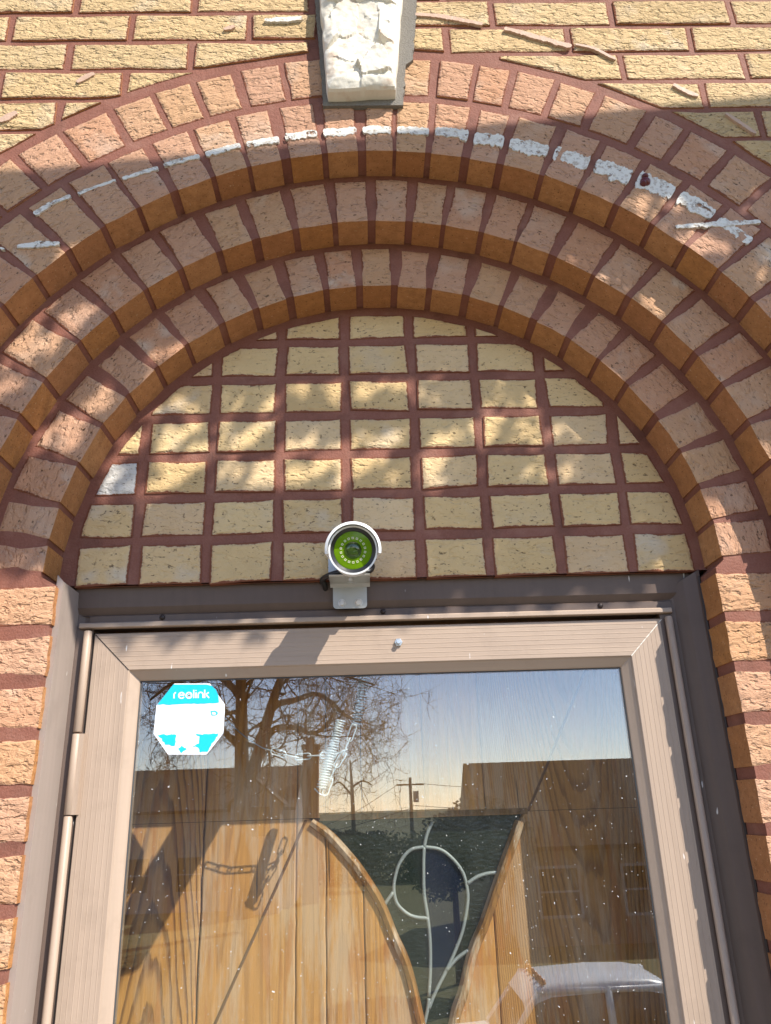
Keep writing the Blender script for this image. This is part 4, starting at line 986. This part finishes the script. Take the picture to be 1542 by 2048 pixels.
def house(name, label, px0, px1, py_ridge, py_eave, Y, dep, mw, mr, wins, group):
    h_ = thing(name, label, 'house', group); a = refl(px0, py_ridge, Y-dep/2); b = refl(px1, py_ridge, Y-dep/2); zr_ = a.z; ze = refl((px0+px1)/2, py_eave, Y).z
    x0, x1 = a.x, b.x; mb = MB(); mb.box(x0+.25, x1-.25, Y-dep, Y, GLOW-.2, ze)
    mb.add([(x0+.25, Y, ze), (x0+.25, Y-dep, ze), (x0+.25, Y-dep/2, zr_-.12), (x1-.25, Y, ze), (x1-.25, Y-dep, ze), (x1-.25, Y-dep/2, zr_-.12)], [(0, 1, 2), (3, 5, 4)]); mb.build('wall', mw, h_)
    mb = MB(); ov = .35; th = .14
    for s in (1, -1):
        ye = Y-dep/2+s*(dep/2+ov); zz_ = ze-ov*(zr_-ze)/(dep/2)
        q = [(x0, Y-dep/2, zr_), (x1, Y-dep/2, zr_), (x1, ye, zz_), (x0, ye, zz_)]
        mb.add(q+[(x, y, z-th) for x, y, z in q], [(0, 1, 2, 3), (7, 6, 5, 4), (0, 4, 5, 1), (1, 5, 6, 2), (2, 6, 7, 3), (3, 7, 4, 0)])
    mb.build('roof', mr, h_)
    for (fx, zb, ww, hh) in wins:
        x = x0+(x1-x0)*fx; wn = MB(); wn.box(x-ww/2, x+ww/2, Y, Y+.02, GLOW+zb, GLOW+zb+hh); wo = wn.build('window', M['wglass'], h_)
        fr_ = MB(); t_ = .09
        fr_.box(x-ww/2-t_, x-ww/2, Y-.01, Y+.05, GLOW+zb-t_, GLOW+zb+hh+t_); fr_.box(x+ww/2, x+ww/2+t_, Y-.01, Y+.05, GLOW+zb-t_, GLOW+zb+hh+t_); fr_.box(x-ww/2, x+ww/2, Y-.01, Y+.05, GLOW+zb+hh, GLOW+zb+hh+t_); fr_.box(x-ww/2, x+ww/2, Y-.01, Y+.05, GLOW+zb-t_, GLOW+zb); fr_.box(x-ww/2, x+ww/2, Y+.021, Y+.05, GLOW+zb+hh*.5-.03, GLOW+zb+hh*.5+.03)
        fr_.build('frame', M['trim'], wo)
    return h_, x0, x1, ze, zr_
G = 'houses across the road'
h1, x0, x1, ze, zr_ = house('neighbour_house', 'low grey house with front gable and tall brick chimney across the road', 235, 606, 1543, 1612, -40, 8, M['siding'], M['roof1'], [(.25, .9, 1.2, 1.5), (.5, .9, 1.2, 1.5)], G)
# front gable
ga, gb = refl(462, 1600, -38), refl(560, 1600, -38); gm = (ga.x+gb.x)/2; gzr = refl(511, 1562, -38).z; gze = refl(511, 1605, -38).z
mb = MB(); mb.box(ga.x, gb.x, -40.2, -38, GLOW-.1, gze); mb.add([(ga.x, -38, gze), (gb.x, -38, gze), (gm, -38, gzr)], [(0, 1, 2)]); mb.build('gable_wall', M['trim'], h1)
mb = MB()
for s, xe in ((-1, ga.x-.25), (1, gb.x+.25)):
    q = [(gm, -37.7, gzr+.12), (gm, -43, gzr+.12), (xe, -43, gze-.1), (xe, -37.7, gze-.1)]; mb.add(q+[(x, y, z-.12) for x, y, z in q], [(0, 1, 2, 3), (7, 6, 5, 4), (0, 3, 7, 4), (2, 6, 7, 3), (1, 5, 6, 2), (0, 4, 5, 1)])
mb.build('gable_roof', M['roof1'], h1)
mb = MB(); mb.box(gm-.7, gm+.7, -38, -37.97, gze-1.5, gze-.2); mb.build('window', M['wglass'], h1)
ca, cb_ = refl(607, 1500, -42), refl(637, 1500, -42); cz = refl(620, 1490, -42).z
mb = MB(); mb.box(ca.x, cb_.x, -42.5, -41.6, GLOW-.1, cz-.25); mb.box(ca.x-.08, cb_.x+.08, -42.58, -41.52, cz-.25, cz); mb.box((ca.x+cb_.x)/2-.18, (ca.x+cb_.x)/2+.18, -42.3, -41.9, cz, cz+.35); mb.build('chimney', M['redbrick'], h1)
h2, x0, x1, ze, zr_ = house('neighbour_house', 'brown gabled house beside the round evergreen shrub', 926, 1440, 1527, 1672, -27, 7, M['siding2'], M['roof2'], [(.25, .9, 1.3, 1.4), (.52, .9, 1.1, 1.4), (.8, .9, 1.3, 1.4)], G)

# bare tree
def tree(name, label, Y, limbs, seed, twig_n=7, group='bare trees across the road'):
    t = thing(name, label, 'tree', group); rg = random.Random(seed); tr = MB(); tw = MB()
    def twig(p, d, L, r, lv):
        P = [p]; n_ = 5; q = p; dd = d.normalized()
        for i in range(n_):
            dd = (dd+Vector((rg.gauss(0, .22), rg.gauss(0, .22), rg.gauss(0, .16)+.05))).normalized(); q = q+dd*(L/n_); P.append(q)
        tw.tube(P, [r*(1-.75*i/n_) for i in range(n_+1)], 3 if lv else 4, caps=False)
        if lv < 3:
            for k_ in range(rg.randint(3, 5) if lv < 2 else rg.randint(2, 4)):
                i = rg.randint(1, n_); dn = (P[i]-P[i-1]).normalized(); sd = Vector((rg.gauss(0, 1), rg.gauss(0, .8), rg.gauss(0, 1))).normalized()
                twig(P[i], dn*.6+sd*.8, L*rg.uniform(.45, .7), max(.011, r*rg.uniform(.4, .6)), lv+1)
    for pts, r0_, r1_ in limbs:
        P = smoothpath([refl(x, y, Y+dy) for x, y, dy in pts], 5); n_ = len(P); (tr).tube(P, [r0_+(r1_-r0_)*i/(n_-1) for i in range(n_)], 9)
        for q in range(twig_n):
            i = rg.randint(n_//3, n_-1); dn = (P[i]-P[i-1]).normalized(); rr = r0_+(r1_-r0_)*i/(n_-1); sd = Vector((rg.gauss(0, 1), rg.gauss(0, 1), rg.gauss(.1, 1))).normalized()
            twig(P[i], dn*.5+sd*.9, rg.uniform(1.6, 3.2), max(.025, rr*.38), 0)
    tr.build('trunk', M['bark'], t, True); tw.build('crown', M['bark'], t, True)
gpx = lambda Y: 1624+ (1.78-GLOW)/(1.16-Y)*1640
Yt = -33; gp = gpx(Yt)
tree('bare_tree', 'large bare spreading tree beside the grey house', Yt, [
    ([(487, gp, 0), (486, 1620, 0), (484, 1540, 0), (483, 1440, 0), (482, 1340, 0), (478, 1240, .5), (470, 1130, 1)], .40, .14),
    ([(490, 1570, 0), (512, 1520, .3), (532, 1450, .5), (550, 1390, .8), (568, 1340, 1), (590, 1260, 1.2), (605, 1170, 1.5)], .30, .09),
    ([(530, 1455, .3), (550, 1412, 0), (590, 1400, -.4), (630, 1388, -.6), (660, 1402, -.8), (690, 1430, -1), (720, 1445, -1.2)], .17, .05),
    ([(524, 1490, .4), (550, 1458, .8), (590, 1455, 1.1), (620, 1466, 1.4), (645, 1458, 1.6), (670, 1425, 1.8)], .16, .05),
    ([(560, 1365, 1), (585, 1345, .4), (640, 1338, 0), (700, 1355, -.5), (750, 1370, -1)], .13, .04),
    ([(484, 1400, 0), (460, 1370, -.3), (430, 1350, -.6), (390, 1352, -1), (340, 1370, -1.4), (300, 1400, -1.6)], .18, .05),
    ([(485, 1500, 0), (455, 1470, .5), (420, 1450, .9), (370, 1455, 1.2), (310, 1480, 1.5)], .16, .04),
    ([(483, 1330, 0), (510, 1280, .5), (560, 1230, .8), (640, 1180, 1)], .16, .05),
    ([(480, 1300, 0), (430, 1230, -.5), (360, 1180, -1), (280, 1150, -1.4)], .17, .05)], 5, 15)
tree('bare_tree', 'small bare tree standing behind the brick chimney', -50, [
    ([(712, gpx(-50), 0), (705, 1600, 0), (703, 1560, 0), (700, 1520, 0)], .16, .05), ([(703, 1590, 0), (680, 1565, .4), (665, 1572, .6)], .08, .03), ([(703, 1575, 0), (725, 1562, -.4), (745, 1570, -.6)], .08, .03)], 8, 3)

# utility pole and wires
def pole(px, top, Y, label):
    p_ = thing('utility_pole', label, 'utility pole', 'utility poles along the road'); c = refl(px, top, Y); mb = MB(); mb.tube([(c.x, Y, GLOW-.1), (c.x, Y, c.z)], [.17, .11], 10); mb.build('shaft', M['bark'], p_, True)
    mb = MB(); mb.box(c.x-1.0, c.x+1.0, Y-.06, Y+.06, c.z-.55, c.z-.43); mb.build('cross_arm', M['bark'], p_)
    mb = MB(); mb.lathe([(0, .2), (.75, .2)], (c.x+.38, Y, c.z-1.7), (0, 0, 1), 12); mb.build('transformer', M['siding'], p_, True, 40); return c
c1 = pole(820, 1555, -58, 'utility pole carrying transformer between the bare tree and brown house')
M['wire'] = mat_plain('black_wire', (.02, .02, .02), .6)
for i, (dx, dz, e) in enumerate(((-.9, -.45, (620, 1662)), (.9, -.45, (1010, 1560)), (0, -1.9, (1000, 1600)), (0, -2.1, (560, 1675)))):
    q = refl(e[0], e[1], -66); a = Vector((c1.x+dx, -58, c1.z+dz)); mid = (a+q)/2-Vector((0, 0, .35)); mb = MB(); mb.tube(smoothpath([a, mid, q], 6), .022, 4); o = mb.build('overhead_wire', M['wire'])
    tag(o, ('upper wire strung from the pole cross arm towards the bare tree', 'upper wire strung from the pole cross arm towards the brown house', 'lower wire strung from the pole towards the brown house', 'lower wire strung from the pole towards the chimney')[i], 'wire', 'overhead wires at the utility pole')

# shrubs and hedge
def leafmass(name, label, cat, blobs, n_, leaf, mat, seed, group=None):
    t = thing(name, label, cat, group); rg = random.Random(seed); V = []; F = []
    tot = sum(b[3]*b[4] for b in blobs)
    for (cx_, cy_, cz_, rx, rz) in blobs:
        for _ in range(int(n_*rx*rz/tot)):
            u = Vector((rg.gauss(0, 1), rg.gauss(0, 1), rg.gauss(0, 1))).normalized(); rr = rg.uniform(.55, 1.03)*(1+.13*mnoise.noise(u*3+Vector((cx_, 0, 0)))); c = Vector((cx_+u.x*rx*rr, cy_+u.y*rx*rr, cz_+u.z*rz*rr))
            a_ = Vector((rg.gauss(0, 1), rg.gauss(0, 1), rg.gauss(0, 1))).normalized()*leaf; b_ = a_.orthogonal().normalized()*leaf*.6; i = len(V); V += [tuple(c+a_), tuple(c+b_), tuple(c-a_), tuple(c-b_)]; F.append((i, i+1, i+2, i+3))
    mb = MB(); mb.add(V, F); o = mb.build('foliage', mat, t)
    cx_, cy_, cz_, rx, rz = blobs[0]; mb = MB(); mb.tube([(cx_, cy_, GLOW-.1), (cx_, cy_, cz_)], [.12, .06], 7); mb.build('trunk', M['bark'], t)
M['evergreen'] = mat_plain('evergreen', (.030, .045, .018), .7, var=.3)
def blob(px, py, rpx, Y, sq=1.0):
    c = refl(px, py, Y); r_ = rpx*(1.16-Y)/1540*1.0; return (c.x, Y, c.z, r_, r_*sq)
leafmass('evergreen_shrub', 'round dark evergreen shrub at the corner of the brown house', 'shrub', [blob(905, 1690, 62, -22), blob(960, 1672, 72, -22), blob(1010, 1690, 60, -22), blob(880, 1730, 60, -22)], 9000, .07, M['evergreen'], 3)
leafmass('evergreen_shrub', 'broad low evergreen shrub below the bare tree twigs', 'shrub', [blob(650, 1690, 34, -48, .8), blob(700, 1692, 34, -48, .8), blob(750, 1690, 30, -48, .8)], 5000, .12, M['evergreen'], 4)
hd = MB(); a, b = refl(560, 1672, -52), refl(940, 1672, -52)
leafmass('hedge', 'long clipped dark hedge beyond the road', 'hedge', [(a.x+(b.x-a.x)*i/14, -52, GLOW+.9, 1.0, a.z-GLOW-.9) for i in range(15)], 9000, .14, M['evergreen'], 6)

# pickup truck
def pickup():
    t = thing('pickup_truck', 'white pickup truck with orange cab roof lights parked on the road', 'truck'); c = refl(1175, 1945, -12.9); zt_ = c.z; Yc = -12.9; g0 = GLOW
    X = lambda u: c.x+u; hw = .92
    def slab(name, prof, y0, y1, mat, par, taper=0):
        mb = MB(); n_ = len(prof); v_ = [(X(u), Yc+y0, zt_+z) for u, z in prof]+[(X(u), Yc+y1, zt_+z) for u, z in prof]; mb.add(v_, [tuple(range(n_)), tuple(range(2*n_-1, n_-1, -1))]+[((i+1) % n_, i, n_+i, n_+(i+1) % n_) for i in range(n_)]); o = mb.build(name, mat, par); md = o.modifiers.new('bevel', 'BEVEL'); md.width = .05; md.segments = 3; return o
    H_ = zt_-g0
    slab('body', [(-2.75, -H_+.45), (3.0, -H_+.45), (3.05, -.80), (-1.25, -.78), (-2.65, -.86), (-2.8, -1.05)], -hw, hw, M['white'], t)
    # cab greenhouse: roof, pillars and glass
    mb = MB(); R0 = [(-.85, 0), (1.02, .02)]; rw = .74
    V = []
    for u, z in ((-1.2, -.22), (-1.0, -.07), (-.78, .0), (.1, .04), (.75, .025), (1.02, -.03), (1.2, -.14), (1.31, -.36), (1.40, -.82)):
        for yv, zz in ((-rw-.07, -.16), (-rw-.03, -.05), (-rw+.08, -.008), (rw-.08, -.008), (rw+.03, -.05), (rw+.07, -.16)): V.append((X(u), Yc+yv, zt_+z+zz))
    mb.add(V, [(i*6+j, i*6+j+1, (i+1)*6+j+1, (i+1)*6+j) for i in range(8) for j in range(5)]); mb.build('roof', M['white'], t, True)
    for s in (-1, 1):
        mb = MB(); 
        for (u0, z0, u1, z1, w_) in ((-1.55, -.80, -.95, -.08, .05), (.10, -.80, .10, -.05, .06), (1.22, -.80, 1.08, -.08, .07)): mb.tube([(X(u0), Yc+s*(hw-.04), zt_+z0), (X(u1), Yc+s*(rw+.03), zt_+z1)], w_, 8)
        mb.tube([(X(-1.0), Yc+s*(rw+.045), zt_-.09), (X(1.1), Yc+s*(rw+.045), zt_-.09)], .045, 8)
        mb.build('pillar', M['white'], t, True)
        mb = MB(); mb.add([(X(-1.5), Yc+s*(hw-.07), zt_-.8), (X(1.2), Yc+s*(hw-.07), zt_-.8), (X(1.06), Yc+s*rw, zt_-.1), (X(-.95), Yc+s*rw, zt_-.1)], [(0, 1, 2, 3)]); mb.build('side_window', M['wglass'], t)
    mb = MB(); mb.add([(X(-1.56), Yc-hw+.06, zt_-.8), (X(-1.56), Yc+hw-.06, zt_-.8), (X(-.96), Yc+rw, zt_-.08), (X(-.96), Yc-rw, zt_-.08)], [(0, 1, 2, 3)]); mb.build('windshield', M['wglass'], t)
    mb = MB(); mb.add([(X(1.2), Yc-hw+.06, zt_-.8), (X(1.2), Yc+hw-.06, zt_-.8), (X(1.07), Yc+rw, zt_-.08), (X(1.07), Yc-rw, zt_-.08)], [(0, 1, 2, 3)]); mb.build('rear_window', M['wglass'], t)
    M['amber'] = mat_plain('amber_lamp', (.55, .16, .02), .3)
    for q in (-.6, -.3, 0, .3, .6):
        mb = MB(); mb.lathe([(0, .06), (.05, .05), (.075, .02)], (X(-.86), Yc+q, zt_-.02), (0, 0, 1), 10); mb.build('marker_light', M['amber'], t, True)
    for u in (-1.85, 1.95):
        for s in (-1, 1):
            wh = thing_wheel = MB(); wh.lathe([(-.11, .30), (-.10, .37), (.10, .37), (.11, .30)], (X(u), Yc+s*(hw-.05), g0+.37), (0, 1, 0), 24); wo = wh.build('wheel', M['black'], t, True, 40)
            wh = MB(); wh.lathe([(-.115, .2), (-.115, .21), (.115, .21), (.115, .2)], (X(u), Yc+s*(hw-.05), g0+.37), (0, 1, 0), 16); wh.build('rim', M['zinc'], wo, True, 40)
    for s in (-1, 1): mb = MB(); mb.box(X(-2.83), X(-2.76), Yc+s*.62-.2, Yc+s*.62+.2, zt_-1.25, zt_-1.05); mb.build('headlight', M['wglass'], t)
pickup()
